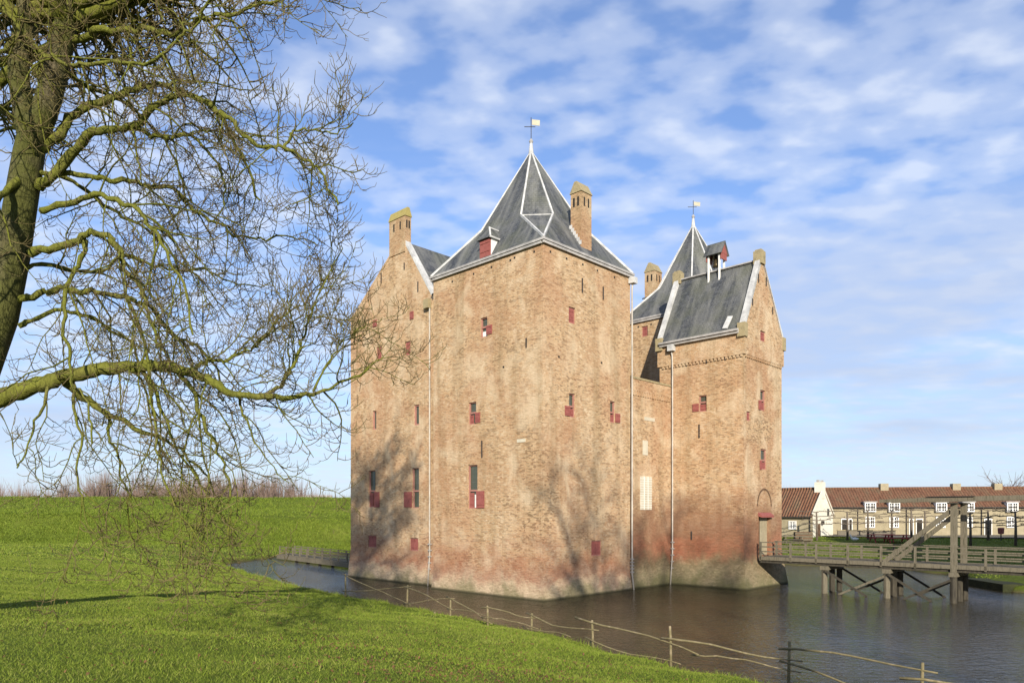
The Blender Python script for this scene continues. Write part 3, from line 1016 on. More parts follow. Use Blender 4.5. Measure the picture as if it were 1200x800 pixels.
# ---- door
mb = MB()
W_gf.box(mb, du0 + 0.005, du1 - 0.005, -0.27, -0.2, dz0, dz1 - 0.005)
door = mb.build('door', M_buffwall, castle, label='recessed blocked doorway')
mb = MB()
W_gf.box(mb, du0 + 0.1, du0 + 0.55, -0.2, -0.16, dz0, dz1 - 0.1)
mb.build('door_leaf', M_woodb, door)
mb = MB()
mb.hexa([W_gf.P(du0 - 0.02, 0.0, dz1 - 0.02), W_gf.P(du1 + 0.02, 0.0, dz1 - 0.02), W_gf.P(du1 + 0.02, 0.24, dz1 - 0.10), W_gf.P(du0 - 0.02, 0.24, dz1 - 0.10),
         W_gf.P(du0 - 0.02, 0.0, dz1 + 0.2), W_gf.P(du1 + 0.02, 0.0, dz1 + 0.2), W_gf.P(du1 + 0.02, 0.24, dz1 + 0.02), W_gf.P(du0 - 0.02, 0.24, dz1 + 0.02)])
mb.build('door_hood', M_red, castle)
um = (du0 + du1) / 2; rr = (du1 - du0) / 2 + 0.08
za_ = CF.hit(900, 593, 'y', GL0)[1]
for k in range(15):
    a0 = math.pi * k / 15 + 0.02; a1 = math.pi * (k + 1) / 15 - 0.02
    p = []
    for dd in (0.0, 0.03):
        for (aa, r_) in ((a0, rr), (a0, rr + 0.10), (a1, rr + 0.10), (a1, rr)):
            p.append(W_gf.P(um + r_ * math.cos(aa), dd, za_ + r_ * 1.1 * math.sin(aa)))
    MB().hexa(p).build('arch_brick', M_woodb, castle)


# ---- roofs
def slab(pts, th, up=(0, 0, 1)):
    a, b_, c = Vector(pts[0]), Vector(pts[1]), Vector(pts[2])
    n = (b_ - a).cross(c - a).normalized()
    if n.z < 0: n = -n
    bot = [Vector(p) - n * th for p in pts]
    k = len(pts)
    vs_ = [tuple(p) for p in bot] + [tuple(p) for p in pts]
    nn = (b_ - a).cross(c - a)
    order = list(range(k)) if nn.z > 0 else list(reversed(range(k)))
    fs_ = [tuple(k + i for i in order), tuple(reversed(order))]
    for i in range(k):
        j = (i + 1) % k
        fs_.append((order[i], order[j], k + order[j], k + order[i]))
    return vs_, fs_


def spire(x0, x1, y0, y1, ze, zo, za, name, oct_in, apex=None):
    """square eaves, short flared skirt, then an eight sided spire"""
    ov = 0.10
    xa, xb, ya, yb = x0 - ov, x1 + ov, y0 - ov, y1 + ov
    cx, cy = (x0 + x1) / 2, (y0 + y1) / 2
    hx, hy = (x1 - x0) / 2, (y1 - y0) / 2
    fx, cxh, cyh = oct_in
    sq = [(xa, ya), (xb, ya), (xb, yb), (xa, yb)]
    # octagon: two points per corner, on the cut between the sides
    oc = []
    for (sx, sy) in ((-1, -1), (1, -1), (1, 1), (-1, 1)):
        p1 = (cx + sx * hx * fx, cy + sy * hy * cyh)
        p2 = (cx + sx * hx * cxh, cy + sy * hy * fx)
        oc.append((p1, p2))
    A = (cx, cy, za)
    faces3 = []
    for i in range(4):
        j = (i + 1) % 4
        s0 = (*sq[i], ze); s1 = (*sq[j], ze)
        # side i->j uses the point of corner i nearest that side and of corner j likewise
        if i in (0, 2):
            o0 = (*oc[i][1], zo); o1 = (*oc[j][1], zo)
        else:
            o0 = (*oc[i][0], zo); o1 = (*oc[j][0], zo)
        faces3.append([s0, s1, o1, o0]); faces3.append([o0, o1, A])
        c0 = (*oc[i][0], zo); c1 = (*oc[i][1], zo)
        if i in (1, 3): c0, c1 = c1, c0
        faces3.append([s0, c1, c0]); faces3.append([c0, c1, A])
    mb = MB()
    for f in faces3:
        n = (Vector(f[1]) - Vector(f[0])).cross(Vector(f[2]) - Vector(f[0]))
        ff = f if n.z > 0 else list(reversed(f))
        mb.add(ff, [tuple(range(len(ff)))])
    mb.add([(*p, ze) for p in sq], [(3, 2, 1, 0)])
    roof = mb.build(name, M_slate, castle)
    # lead on the hips
    for i in range(4):
        c0 = Vector((*oc[i][0], zo)); c1 = Vector((*oc[i][1], zo))
        for p in (c0, c1):
            MB().bar(p, Vector(A) - Vector((0, 0, 0.1)), 0.10, 0.12).build('lead_hip', M_lead, roof)
            MB().bar(Vector((*sq[i], ze + 0.03)), p, 0.10, 0.12).build('lead_hip', M_lead, roof)
        MB().bar(c0, c1, 0.06, 0.04).build('lead_hip', M_lead, roof)
    # gutter
    g0 = ov + 0.09
    for (a, b_, c, d_) in ((x0 - g0, x1 + g0, y0 - g0, y0 - 0.001), (x0 - g0, x1 + g0, y1 + 0.001, y1 + g0), (x0 - g0, x0 - 0.001, y0, y1), (x1 + 0.001, x1 + g0, y0, y1)):
        MB().box(a, b_, c, d_, ze - 0.12, ze - 0.004).box(a + 0.05, b_ - 0.05, c + 0.05, d_ - 0.05, ze - 0.26, ze - 0.12).build('gutter', M_gutter, castle)
    return roof, A


def vane(A, h, parent, flip=1):
    x, y, z = A
    MB().tube([(x, y, z - 0.5), (x, y, z - 0.1), (x, y, z + 0.45)], [0.2, 0.14, 0.07], 8).build('finial', M_lead, parent)
    MB().tube([(x, y, z + 0.35), (x, y, z + 0.5), (x, y, z + 0.65)], [0.06, 0.13, 0.05], 8).build('finial', M_gutter, parent)
    mb = MB().tube([(x, y, z + 0.6), (x, y, z + h)], 0.022, 6)
    # wrought iron arms
    dx, dy = math.cos(-CRZ), math.sin(-CRZ)
    mb.bar((x - dx * 0.4, y - dy * 0.4, z + h * 0.72), (x + dx * 0.25, y + dy * 0.25, z + h * 0.72), 0.03, 0.03)
    mb.build('vane_rod', M_iron, parent)
    p = [(x + dx * a, y + dy * a, z + b_) for a, b_ in ((0.05, h * 0.78), (0.50, h * 0.75), (0.52, h * 0.92), (0.05, h * 0.95))]
    q = [(a - dy * 0.02, b_ + dx * 0.02, c) for a, b_, c in p]
    MB().hexa(p + q).build('vane_flag', M_gold, parent)


cxm, cym = RT / 2, LT / 2
cw = CF.w(cxm, cym)
ZA = EYE + (600 - 172) / FPX * cw.y - 0.2
o1 = CF.hit(603, 258, 'x', 1.1)
ZO = ZE + 2.35
roof_main, A1 = spire(0, RT, 0, LT, ZE, ZO, ZA, 'main_roof', (0.66, 0.36, 0.36))
vane(A1, 1.9, roof_main)
cwb = CF.w((BR0 + BR1) / 2, (BL0 + BL1) / 2)
ZAB = EYE + (600 - 262) / FPX * cwb.y
roof_back, A2 = spire(BR0, BR1, BL0, BL1, ZE, ZE + 2.4, ZAB, 'rear_roof', (0.64, 0.34, 0.34))
vane(A2, 1.7, roof_back)


def chimney(x0, x1, y0, y1, z0, z1, ridge, mat_cap=M_stone, name='chimney', slits=True, capk=1.0):
    """tall stack with slit openings and a saddleback cap, ridge along 'x' or 'y'"""
    ch = MB().box(x0, x1, y0, y1, z0, z1).build(name, M_brick2, castle)
    o = 0.05; h = (x1 - x0 if ridge == 'y' else y1 - y0) * 0.95 * capk
    a, b_, c, d_ = x0 - o, x1 + o, y0 - o, y1 + o
    mb = MB()
    zb = z1 + 0.002
    if ridge == 'y':
        xm = (a + b_) / 2; e = 0.09
        mb.add([(a, c, zb), (b_, c, zb), (b_, d_, zb), (a, d_, zb), (xm - e, c, zb + h), (xm + e, c, zb + h), (xm + e, d_, zb + h), (xm - e, d_, zb + h)],
               [(3, 2, 1, 0), (4, 5, 6, 7), (0, 1, 5, 4), (1, 2, 6, 5), (2, 3, 7, 6), (3, 0, 4, 7)])
    else:
        ym = (c + d_) / 2; e = 0.09
        mb.add([(a, c, zb), (b_, c, zb), (b_, d_, zb), (a, d_, zb), (a, ym - e, zb + h), (b_, ym - e, zb + h), (b_, ym + e, zb + h), (a, ym + e, zb + h)],
               [(3, 2, 1, 0), (4, 5, 6, 7), (0, 1, 5, 4), (1, 2, 6, 5), (2, 3, 7, 6), (3, 0, 4, 7)])
    mb.build('chimney_cap', mat_cap, ch)
    if slits:
        zs0 = z1 - 0.75
        for k in (0.3, 0.7):
            y = y0 + (y1 - y0) * k
            MB().box(x0 - 0.004, x0 + 0.06, y - 0.07, y + 0.07, zs0, zs0 + 0.5).build('smoke_slit', M_dark, ch)
            x = x0 + (x1 - x0) * k
            MB().box(x - 0.06, x + 0.06, y0 - 0.004, y0 + 0.06, zs0, zs0 + 0.5).build('smoke_slit', M_dark, ch)
    return ch


# main tower chimney on the right wall
ra, _ = CF.hit(681, 250, 'y', 0.25)
rb, _ = CF.hit(693, 250, 'y', 0.25)
ch = chimney(ra, rb, 0.24, 0.98, ZE - 0.4, CF.hit(686, 226, 'y', 0.25)[1], 'x', M_stone, capk=0.85)
for k in range(6):
    z = ZE + 0.75 + k * 0.20
    MB().box(ra - 0.03, ra - 0.003, 0.22 + k * 0.13, 0.42 + k * 0.13, z - 0.1, z + 0.12).build('lead_step', M_lead, ch)
# wing chimney
ca, _ = CF.hit(475.5, 270, 'x', WR)
cb, _ = CF.hit(457, 270, 'x', WR)
zt = CF.hit(466, 257, 'x', WR)[1]
chimney(WR - 0.06, WR + 0.42, ca, cb, ZWA - 0.7, zt, 'y', M_lichen, capk=1.25)
# rear chimney on the rear tower, seen between the roofs
cbk = CF.hit(755.5, 330, 'x', 19.0)[0]; cbk2 = CF.hit(767, 330, 'x', 19.0)[0]
zbk = CF.hit(762, 318, 'x', 19.0)[1]
chimney(19.0, 20.0, cbk2, cbk, ZE - 1, zbk, 'x', M_stone, capk=0.8)
# white dormer on the rear roof
dl0 = CF.hit(775, 345, 'x', 17.6)[0]; dl1 = CF.hit(755, 345, 'x', 17.6)[0]
zd0 = CF.hit(765, 360, 'x', 17.6)[1]; zd1 = CF.hit(765, 348, 'x', 17.6)[1]
dr = MB().box(17.6, 19.6, dl0, dl1, zd0 - 1.0, zd1).build('dormer', M_white, castle)
vs_, fs_ = slab([(17.45, dl0 - 0.1, zd1 + 0.05), (17.45, dl1 + 0.1, zd1 + 0.05), (20.0, dl1 + 0.1, zd1 + 1.1), (20.0, dl0 - 0.1, zd1 + 1.1)], 0.1)
mk('dormer_roof', vs_, fs_, M_slate, dr)
MB().box(17.58, 17.62, dl0 + 0.3, dl1 - 0.9, zd0 + 0.1, zd1 - 0.1).build('dormer_shutter', M_iron, dr)

# dormer on the main roof, left side
d0 = CF.hit(575.5, 290, 'x', -0.05)[0]; d1 = CF.hit(562.5, 290, 'x', -0.05)[0]
zb0 = CF.hit(569, 299, 'x', -0.05)[1]; zb1 = CF.hit(569, 281, 'x', -0.05)[1]
dm = MB().box(-0.04, 1.3, d0, d1, ZE + 0.1, zb1).build('dormer', M_white, castle)
mb = MB().box(-0.09, -0.042, d0 + 0.02, d1 - 0.02, zb0 - 0.1, zb1 - 0.02)
for f in (0.2, 0.75):
    mb.box(-0.115, -0.091, d0 + 0.05, d1 - 0.05, zb0 + (zb1 - zb0) * f, zb0 + (zb1 - zb0) * f + 0.08)
mb.build('dormer_shutter', M_red, dm)
ym = (d0 + d1) / 2; hz_ = zb1 + 0.75
mb = MB()
a = (-0.22, d0 - 0.12, zb1 + 0.02); b_ = (-0.22, d1 + 0.12, zb1 + 0.02); c = (0.25, ym, hz_); d_ = (1.6, ym, hz_); e = (1.3, d0 - 0.12, zb1 + 0.02); f = (1.3, d1 + 0.12, zb1 + 0.02)
mb.add([a, b_, c, d_, e, f], [(1, 0, 2), (0, 4, 3, 2), (5, 1, 2, 3), (0, 1, 5, 4)])
dmr = mb.build('dormer_roof', M_slate, dm)
mb = MB(); mb.bar(Vector(a) + Vector((0, 0, .03)), Vector(c) + Vector((0, 0, .03)), 0.09, 0.05); mb.bar(Vector(a) + Vector((0, .02, 0)), Vector(e) + Vector((0, .02, 0)), 0.07, 0.09); mb.bar(Vector(c), Vector(d_), 0.09, 0.06)
mb.build('dormer_lead', M_lead, dm)

# wing roof
def gable_roof_x(x0, x1, ya, yb, ym, ze, zr, name, ov=0.12):
    sA = [(x0, ya - ov, ze), (x1, ya - ov, ze), (x1, ym, zr), (x0, ym, zr)]
    sB = [(x0, yb + ov, ze), (x1, yb + ov, ze), (x1, ym, zr), (x0, ym, zr)]
    mb = MB(); mb.add(*slab(sA, 0.12)); mb.add(*slab(sB, 0.12))
    return mb.build(name, M_slate, castle)


wroof = gable_roof_x(WR + 0.35, 10.8, WLV, WL1, WGM, ZWE + 0.0, ZWA + 0.1, 'wing_roof')
# white coping on both verges of the wing gable
for (ua, ub) in ((WLV, WGM - 0.25), (WL1, WGM + 0.25)):
    mb = MB().bar((WR + 0.19, ua, ZWE + 0.10), (WR + 0.19, ub, ZWA + 0.12), 0.42, 0.16)
    mb.build('gable_coping', M_lead if ua < WGM else M_brick, castle)
# gate tower roof
mb = MB()
sA = [(GR0 - OV - 0.12, GL0 + 0.15, ZGE - 0.05), (GR0 - OV - 0.12, GL1 - 0.2, ZGE - 0.05), (GM, GL1 - 0.2, ZGA - 0.12), (GM, GL0 + 0.15, ZGA - 0.12)]
sB = [(GR1 + OV + 0.12, GL0 + 0.15, ZGE - 0.05), (GR1 + OV + 0.12, GL1 - 0.2, ZGE - 0.05), (GM, GL1 - 0.2, ZGA - 0.12), (GM, GL0 + 0.15, ZGA - 0.12)]
mb.add(*slab(sA, 0.12)); mb.add(*slab(sB, 0.12))
groof = mb.build('gate_tower_roof', M_slate, castle)
MB().bar((GM, GL0 + 0.2, ZGA - 0.08), (GM, GL1 - 0.2, ZGA - 0.08), 0.28, 0.08).build('ridge_lead', M_gutter, groof)
for yy in (GL0 - OV + 0.16, GL1 + OV - 0.16):
    for (xa) in (GR0 - OV, GR1 + OV):
        MB().bar((xa, yy, ZGE + 0.13), (GM, yy, ZGA + 0.10), 0.32, 0.26, ).build('gable_coping', M_lead, castle)
        s_ = 1 if xa > GM else -1
        MB().box(min(xa - s_ * 0.25, xa + s_ * 0.14), max(xa - s_ * 0.25, xa + s_ * 0.14), yy - 0.24, yy + 0.24, ZGE - 0.45, ZGE + 0.36).build('kneeler', M_stone, castle)
    MB().box(GM - 0.27, GM + 0.27, yy - 0.27, yy + 0.27, ZGA - 0.35, ZGA + 0.42).box(GM - 0.2, GM + 0.2, yy - 0.2, yy + 0.2, ZGA + 0.42, ZGA + 0.52).build('gable_finial', M_stone, castle)
MB().box(GR0 - OV - 0.30, GR0 - OV - 0.02, GL0 + 0.2, GL1 - 0.15, ZGE - 0.10, ZGE + 0.02).box(GR0 - OV - 0.2, GR0 - OV - 0.004, GL0 + 0.2, GL1 - 0.15, ZGE - 0.24, ZGE - 0.10).build('gutter', M_gutter, castle)
# small lead patch on the slates
tx = 0.16
def roofpt(y, t, up=0.03):
    return Vector((GR0 - OV - 0.12 + (GM - GR0 + OV + 0.12) * t, y, ZGE - 0.05 + (ZGA - 0.07 - ZGE) * t + up))
MB().bar(roofpt(GL0 + 1.15, 0.05), roofpt(GL0 + 1.0, 0.22), 0.34, 0.05, (-1, 0, 0.5)).build('lead_patch', M_lead, groof)
# bell cote
yb0, _ = CF.hit(843, 320, 'x', GM - 0.3); yb1, _ = CF.hit(830.5, 320, 'x', GM - 0.3)
zbr = ZGA
zt0 = CF.hit(838, 300, 'x', GM)[1]
bc = empty('bell_cote', (0, 0, 0)); bc.parent = castle
bc.empty_display_size = 0.1
mb = MB()
for yy in (yb0, yb1):
    for xx in (GM - 0.30, GM + 0.30):
        mb.bar((xx, yy, zbr - 1.3), (xx, yy, zt0 + 0.2), 0.10, 0.10)
bell_frame = mb.build('bell_cote_posts', M_white, castle)
bpy.data.objects.remove(bc, do_unlink=True)
h_ = 0.74
ya_, yb_ = min(yb0, yb1) - 0.17, max(yb0, yb1) + 0.17
mb = MB()
for yy in (ya_, yb_ - 0.08):
    p = [(GM - 0.45, yy, zt0), (GM + 0.45, yy, zt0), (GM + 0.45, yy + 0.08, zt0), (GM - 0.45, yy + 0.08, zt0)]
    q = [(GM - 0.03, yy, zt0 + h_), (GM + 0.03, yy, zt0 + h_), (GM + 0.03, yy + 0.08, zt0 + h_), (GM - 0.03, yy + 0.08, zt0 + h_)]
    mb.hexa(p + q)
    mb.box(GM - 0.36, GM + 0.36, yy + 0.01, yy + 0.07, zt0 - 0.38, zt0 - 0.003)
mb.build('bell_cote_gable', M_red, bell_frame)
mb = MB()
for sgn in (-1, 1):
    mb.add(*slab([(GM + sgn * 0.54, ya_ - 0.08, zt0 - 0.05), (GM + sgn * 0.54, yb_ + 0.08, zt0 - 0.05), (GM, yb_ + 0.08, zt0 + h_ + 0.06), (GM, ya_ - 0.08, zt0 + h_ + 0.06)], 0.06))
mb.build('bell_cote_roof', M_slate, bell_frame)
ymb = (ya_ + yb_) / 2
MB().tube([(GM, ymb, zt0 - 0.1), (GM, ymb, zt0 - 0.2), (GM, ymb, zt0 - 0.55), (GM, ymb, zt0 - 0.72)], [0.04, 0.13, 0.17, 0.25], 12).build('bell', M_bell, bell_frame, True)

# down pipes
def downpipe(pts, r=0.048):
    p = MB().tube(pts, r, 8).build('downpipe', M_pipe, castle, True)
    x, y, z = pts[-2]
    for k in range(5):
        zz = pts[-1][2] + 1.0 + k * (z - pts[-1][2]) / 5
        MB().box(x - 0.09, x + 0.09, y - 0.09, y + 0.09, zz, zz + 0.06).build('pipe_bracket', M_gutter, p)
    return p


downpipe([(RT - 0.05, -0.25, ZE - 0.3), (RT + 0.02, -0.12, ZE - 0.9), (RT + 0.02, -0.12, 0.95), (RT + 0.02, -0.24, 0.0)])
MB().box(RT - 0.2, RT + 0.2, -0.38, -0.02, ZE - 0.62, ZE - 0.27).build('hopper', M_lead, castle)
wp = CF.hit(503.5, 500, 'x', WR - 0.1)[0]
downpipe([(-0.15 + WR, wp, ZWE - 0.2), (WR - 0.1, wp, ZWE - 0.8), (WR - 0.1, wp, 1.9), (WR - 0.24, wp, 0.0)])
MB().box(WR - 0.3, WR - 0.01, wp - 0.05, wp + 0.4, ZWE - 0.75, ZWE - 0.2).build('hopper', M_stone, castle)
gp = min(CF.hit(785, 500, 'x', GR0 - 0.12)[0], -0.06)
downpipe([(GR0 - 0.3, gp + 0.05, ZGE - 0.2), (GR0 - 0.16, gp, ZGE - 0.9), (GR0 - 0.12, gp, ZGC - 0.4), (GR0 - 0.12, gp, 2.0), (GR0 - 0.36, gp, 0.0)])
MB().box(GR0 - 0.42, GR0 - 0.08, gp - 0.2, gp + 0.2, ZGE - 0.6, ZGE - 0.22).build('hopper', M_lead, castle)

# ================================================================== bridge (timber draw bridge)
ZD = 1.88
BRa, BRb = 13.7, 15.75
bo = CF.w(BRa, GL0)
bridge = empty('draw_bridge', (bo.x, bo.y, 0.0), CRZ, 'weathered timber draw bridge on piles crossing the moat to the gate tower', 'bridge')
BW = BRb - BRa
LEN = 21.0
yof = -0.05


def by(l):     # castle y to bridge-local y
    return l - GL0


for k in range(int(LEN / 0.27)):
    y = -0.3 - k * 0.27
    MB().box(-0.05, BW + 0.05, y - 0.25, y, ZD - 0.07, ZD - 0.002).build('deck_plank', M_wood, bridge)
for x in (-0.02, BW * 0.5 - 0.1, BW - 0.18):
    MB().box(x, x + 0.2, -LEN, -0.28, ZD - 0.36, ZD - 0.074).build('deck_beam', M_woodd, bridge)
MB().box(-0.13, -0.055, -LEN, -0.28, ZD - 0.20, ZD + 0.01).build('edge_board', M_wood, bridge)
MB().box(BW + 0.055, BW + 0.13, -LEN, -0.28, ZD - 0.30, ZD + 0.02).build('edge_board', M_wood, bridge)
posts = []
for x in (892, 927, 957, 994, 1033, 1073):
    posts.append(CF.hit(x, 645, 'x', BRa)[0])
stepy = 1.62
posts += [posts[-1] - stepy * 1.9, posts[-1] - stepy * 2.9, posts[-1] - stepy * 3.9]
for l in posts:
    y = by(l)
    for x in (-0.10, BW + 0.02):
        MB().box(x - 0.03, x + 0.07, y - 0.05, y + 0.05, ZD - 0.24, ZD + 0.825).build('rail_post', M_wood, bridge)
for x in (-0.03, BW - 0.03):
    for (z, w, h) in ((0.83, 0.11, 0.05), (0.55, 0.045, 0.07), (0.27, 0.045, 0.07)):
        MB().box(x - w / 2 + (0.04 if w < 0.1 else 0), x + w / 2 + (0.04 if w < 0.1 else 0), -LEN, -0.25, ZD + z, ZD + z + h).build('hand_rail', M_wood, bridge)
piers = [by(CF.hit(x, 690, 'x', BRa)[0]) for x in (967, 1040, 1118)]
for i, y in enumerate(piers):
    mm = M_wood if i < 2 else M_woodd
    for x in (-0.1, BW / 2, BW + 0.1):
        MB().tube([(x, y, -1.0), (x, y, 0.25), (x, y, ZD - 0.50)], [0.175, 0.165, 0.16], 8).build('pile', M_woodd if i == 2 or x > 0 else M_wood, bridge)
    MB().box(-0.32, BW + 0.32, y - 0.17, y + 0.17, ZD - 0.58, ZD - 0.364).build('pier_cap', M_wood, bridge)
for i in range(2):
    ya, yb = piers[i], piers[i + 1]
    for x in (-0.32, BW + 0.2):
        MB().bar((x, ya - 0.1, ZD - 0.6), (x, yb + 0.9, 0.0), 0.08, 0.11).build('cross_brace', M_woodd, bridge)
        MB().bar((x + 0.1, yb + 0.1, ZD - 0.75), (x + 0.1, ya - 0.8, 0.0), 0.08, 0.11).build('cross_brace', M_wood if x < 0 and i == 0 else M_woodd, bridge)
# portal and balance beams
yp = piers[2]
zp = CF.hit(1118, 590, 'x', BRa)[1]
for x in (0.0, BW - 0.05):
    MB().box(x - 0.14, x + 0.12, yp - 0.13, yp + 0.13, ZD - 0.36, zp).build('portal_post', M_wood, bridge)
    yb0_ = by(CF.hit(1036, 668, 'x', BRa)[0])
    MB().bar((x, yp + 0.16, zp - 0.35), (x, yb0_, ZD + 0.0), 0.14, 0.22).build('portal_brace', M_wood, bridge)
    zl0 = CF.hit(1030, 586.5, 'x', BRa)[1]
    ye = by(CF.hit(1031, 586, 'x', BRa)[0])
    MB().bar((x, ye, zl0 - 0.02), (x, yp + 1.6, zp + 0.22), 0.2, 0.17).bar((x, yp + 1.6, zp + 0.22), (x, yp - 7.0, zp + 0.34), 0.24, 0.22).build('balance_beam', M_wood, bridge)
MB().box(-0.5, BW + 0.4, yp - 0.2, yp + 0.2, zp + 0.002, zp + 0.07).build('portal_cap', M_woodd, bridge)
for x in (0.0, BW - 0.05):
    MB().box(x - 0.2, x + 0.2, yp - 0.9, yp + 1.2, zp + 0.345, zp + 0.38).build('iron_strap', M_iron, bridge)

# ================================================================== low footbridge behind, at the left
ja = on_z(331, 651, 0.35); jb = on_z(412, 661, 0.35)
jd = (jb - ja); jl = jd.length + 4; jrz = math.atan2(jd.y, jd.x)
jet = empty('footbridge', (ja.x, ja.y, 0), jrz, 'low grey footbridge with slender railings by the dyke', 'footbridge')
MB().box(-1.0, jl, -0.2, 0.0, 0.08, 0.42).build('edge_beam', M_wood, jet)
for k in range(int((jl + 1) / 0.5)):
    MB().box(-1.0 + k * 0.5, -0.53 + k * 0.5, 0.0, 1.6, 0.42, 0.5).build('deck_plank', M_wood, jet)
for k in range(4):
    MB().tube([(1.5 + k * 2.6, 0.8, -1.2), (1.5 + k * 2.6, 0.8, 0.41)], 0.15, 8).build('pile', M_woodd, jet)
MB().box(-1.0, jl, 1.6, 1.85, 0.08, 0.42).build('edge_beam', M_stone, jet)
for yy in (0.05, 1.55):
    for k in range(int(jl / 1.6) + 1):
        MB().box(k * 1.6 - 0.85, k * 1.6 - 0.75, yy - 0.05, yy + 0.05, 0.3, 1.25).build('rail_post', M_wood, jet)
    for z in (0.7, 0.95, 1.22):
        MB().box(-0.9, jl, yy - 0.03, yy + 0.03, z - 0.04, z + 0.02).build('hand_rail', M_wood, jet)

# ================================================================== houses of the outer ward
def casement(parent, fr, x0, x1, z0, z1, y=0.0, nx=4, nz=3, prefix=''):
    """white window, glass set back behind the bars"""
    f = 0.11
    mb = MB()
    mb.box(x0, x0 + f, y - 0.09, y + 0.08, z0, z1).box(x1 - f, x1, y - 0.09, y + 0.08, z0, z1).box(x0 + f, x1 - f, y - 0.09, y + 0.08, z1 - f, z1).box(x0 + f, x1 - f, y - 0.11, y + 0.08, z0, z0 + f)
    w = mb.build('window', M_white, parent)
    MB().box(x0 + 0.03, x1 - 0.03, y - 0.012, y + 0.0, z0 + 0.03, z1 - 0.03).build('pane', M_glass2, w)
    mb = MB()
    for i in range(1, nx):
        u = x0 + (x1 - x0) * i / nx; t = 0.07 if (nx % 2 == 0 and i == nx // 2) else 0.028
        mb.box(u - t, u + t, y - 0.06, y - 0.013, z0 + f, z1 - f)
    for i in range(1, nz):
        z = z0 + (z1 - z0) * i / nz
        mb.box(x0 + f, x1 - f, y - 0.055, y - 0.0135, z - 0.025, z + 0.025)
    mb.build('glazing_bars', M_white, w)
    return w


def house(fr, L, D, z0, ze, zr, name, label, wallmat, gablemat, openings, x_start=0.0):
    h = empty(name, (fr.o.x, fr.o.y, 0), fr.rz, label, 'house')
    x0, x1 = x_start, L
    mb = MB()
    mb.add([(x0, 0, z0), (x1, 0, z0), (x1, 0, ze), (x0, 0, ze)], [(0, 1, 2, 3)])
    mb.add([(x0, D, z0), (x1, D, z0), (x1, D, ze), (x0, D, ze)], [(3, 2, 1, 0)])
    mb.build('wall', wallmat, h)
    for xx, od in ((x0, (4, 3, 2, 1, 0)), (x1, (0, 1, 2, 3, 4))):
        mb = MB(); mb.add([(xx, 0, z0), (xx, D, z0), (xx, D, ze), (xx, D / 2, zr - 0.05), (xx, 0, ze)], [od])
        mb.build('gable_wall', gablemat, h)
    mb = MB(); ov = 0.22
    sl_ = (zr - ze) / (D / 2)
    mb.add(*slab([(x0, -ov, ze - ov * sl_ + 0.1), (x1, -ov, ze - ov * sl_ + 0.1), (x1, D / 2, zr + 0.1), (x0, D / 2, zr + 0.1)], 0.1))
    mb.add(*slab([(x0, D + ov, ze - ov * sl_ + 0.1), (x1, D + ov, ze - ov * sl_ + 0.1), (x1, D / 2, zr + 0.1), (x0, D / 2, zr + 0.1)], 0.1))
    roof = mb.build('roof', M_tile, h)
    MB().tube([(x0, D / 2, zr + 0.1), (x1, D / 2, zr + 0.1)], 0.14, 8).build('ridge_tiles', M_tile, roof)
    MB().box(x0, x1, -ov - 0.14, -ov - 0.01, ze - ov * sl_ - 0.04, ze - ov * sl_ + 0.07).build('gutter', M_iron, h)
    return h, roof


# long house
hp = at_depth(966, 600, 82.0)
HF = Frame(hp.x, hp.y, math.atan2(-0.19, 0.98))
def hz2(px, py, plane=0.0):
    return HF.hit(px, py, 'y', plane)
Z0 = 1.72
zeav = hz2(1090, 593)[1]; zrid = HF.hit(1090, 572.5, 'y', 3.3)[1]
h2, r2 = house(HF, 27.0, 6.6, Z0, zeav, zrid, 'long_house', 'long low house of buff brick with red pantiles and white casements', M_buffwall, M_buffwall, [])
for x in (1019, 1047, 1102, 1134, 1185):
    a = hz2(x - 6.6, 600)[0]; b_ = hz2(x + 6.6, 600)[0]
    zt_, zb_ = hz2(x, 588.5)[1], hz2(x, 599.5)[1]
    w = casement(h2, HF, a, b_, zb_, zt_, -0.28)
    # wall dormer round the upper window
    MB().box(a - 0.02, b_ + 0.02, -0.2, 1.6, zb_ - 0.0, zt_ + 0.02).build('dormer_cheek', M_white, w)
    MB().box(a - 0.12, b_ + 0.12, -0.42, 1.9, zt_ + 0.022, zt_ + 0.12).build('dormer_lid', M_gutter, w)
for x in (1019.5, 1047.5, 1102, 1134, 1185):
    a = hz2(x - 5.6, 610)[0]; b_ = hz2(x + 5.6, 610)[0]
    casement(h2, HF, a, b_, hz2(x, 618)[1], hz2(x, 605)[1], -0.02)
for (xa, xb) in ((986.5, 993.5), (995, 998), (1066, 1069.5), (1074, 1080.5), (1154, 1161.5)):
    a = hz2(xa, 610)[0]; b_ = hz2(xb, 610)[0]
    zt_ = hz2(990, 608.5)[1]
    d = MB().box(a, b_, -0.05, 0.05, Z0 + 0.02, zt_).build('door', M_dark, h2)
    MB().box(a - 0.08, a - 0.002, -0.08, 0.05, Z0 + 0.02, zt_).box(b_ + 0.002, b_ + 0.08, -0.08, 0.05, Z0 + 0.02, zt_).box(a - 0.08, b_ + 0.08, -0.08, 0.05, zt_ + 0.002, zt_ + 0.13).build('door_frame', M_white, d)
for x in (1035.3, 1119.5, 1168.0):
    a = HF.hit(x - 4.6, 570, 'y', 3.3)[0]; b_ = HF.hit(x + 4.6, 570, 'y', 3.3)[0]
    zt_ = HF.hit(x, 566.5, 'y', 3.3)[1]
    c_ = MB().box(a, b_, 2.85, 3.75, zrid - 0.6, zt_).build('chimney', M_buffwall, r2)
for x in (1005, 1062, 1150):
    a = hz2(x, 600)[0]
    MB().tube([(a, -0.1, Z0), (a, -0.1, zeav - 0.1)], 0.05, 6).build('downpipe', M_iron, h2)

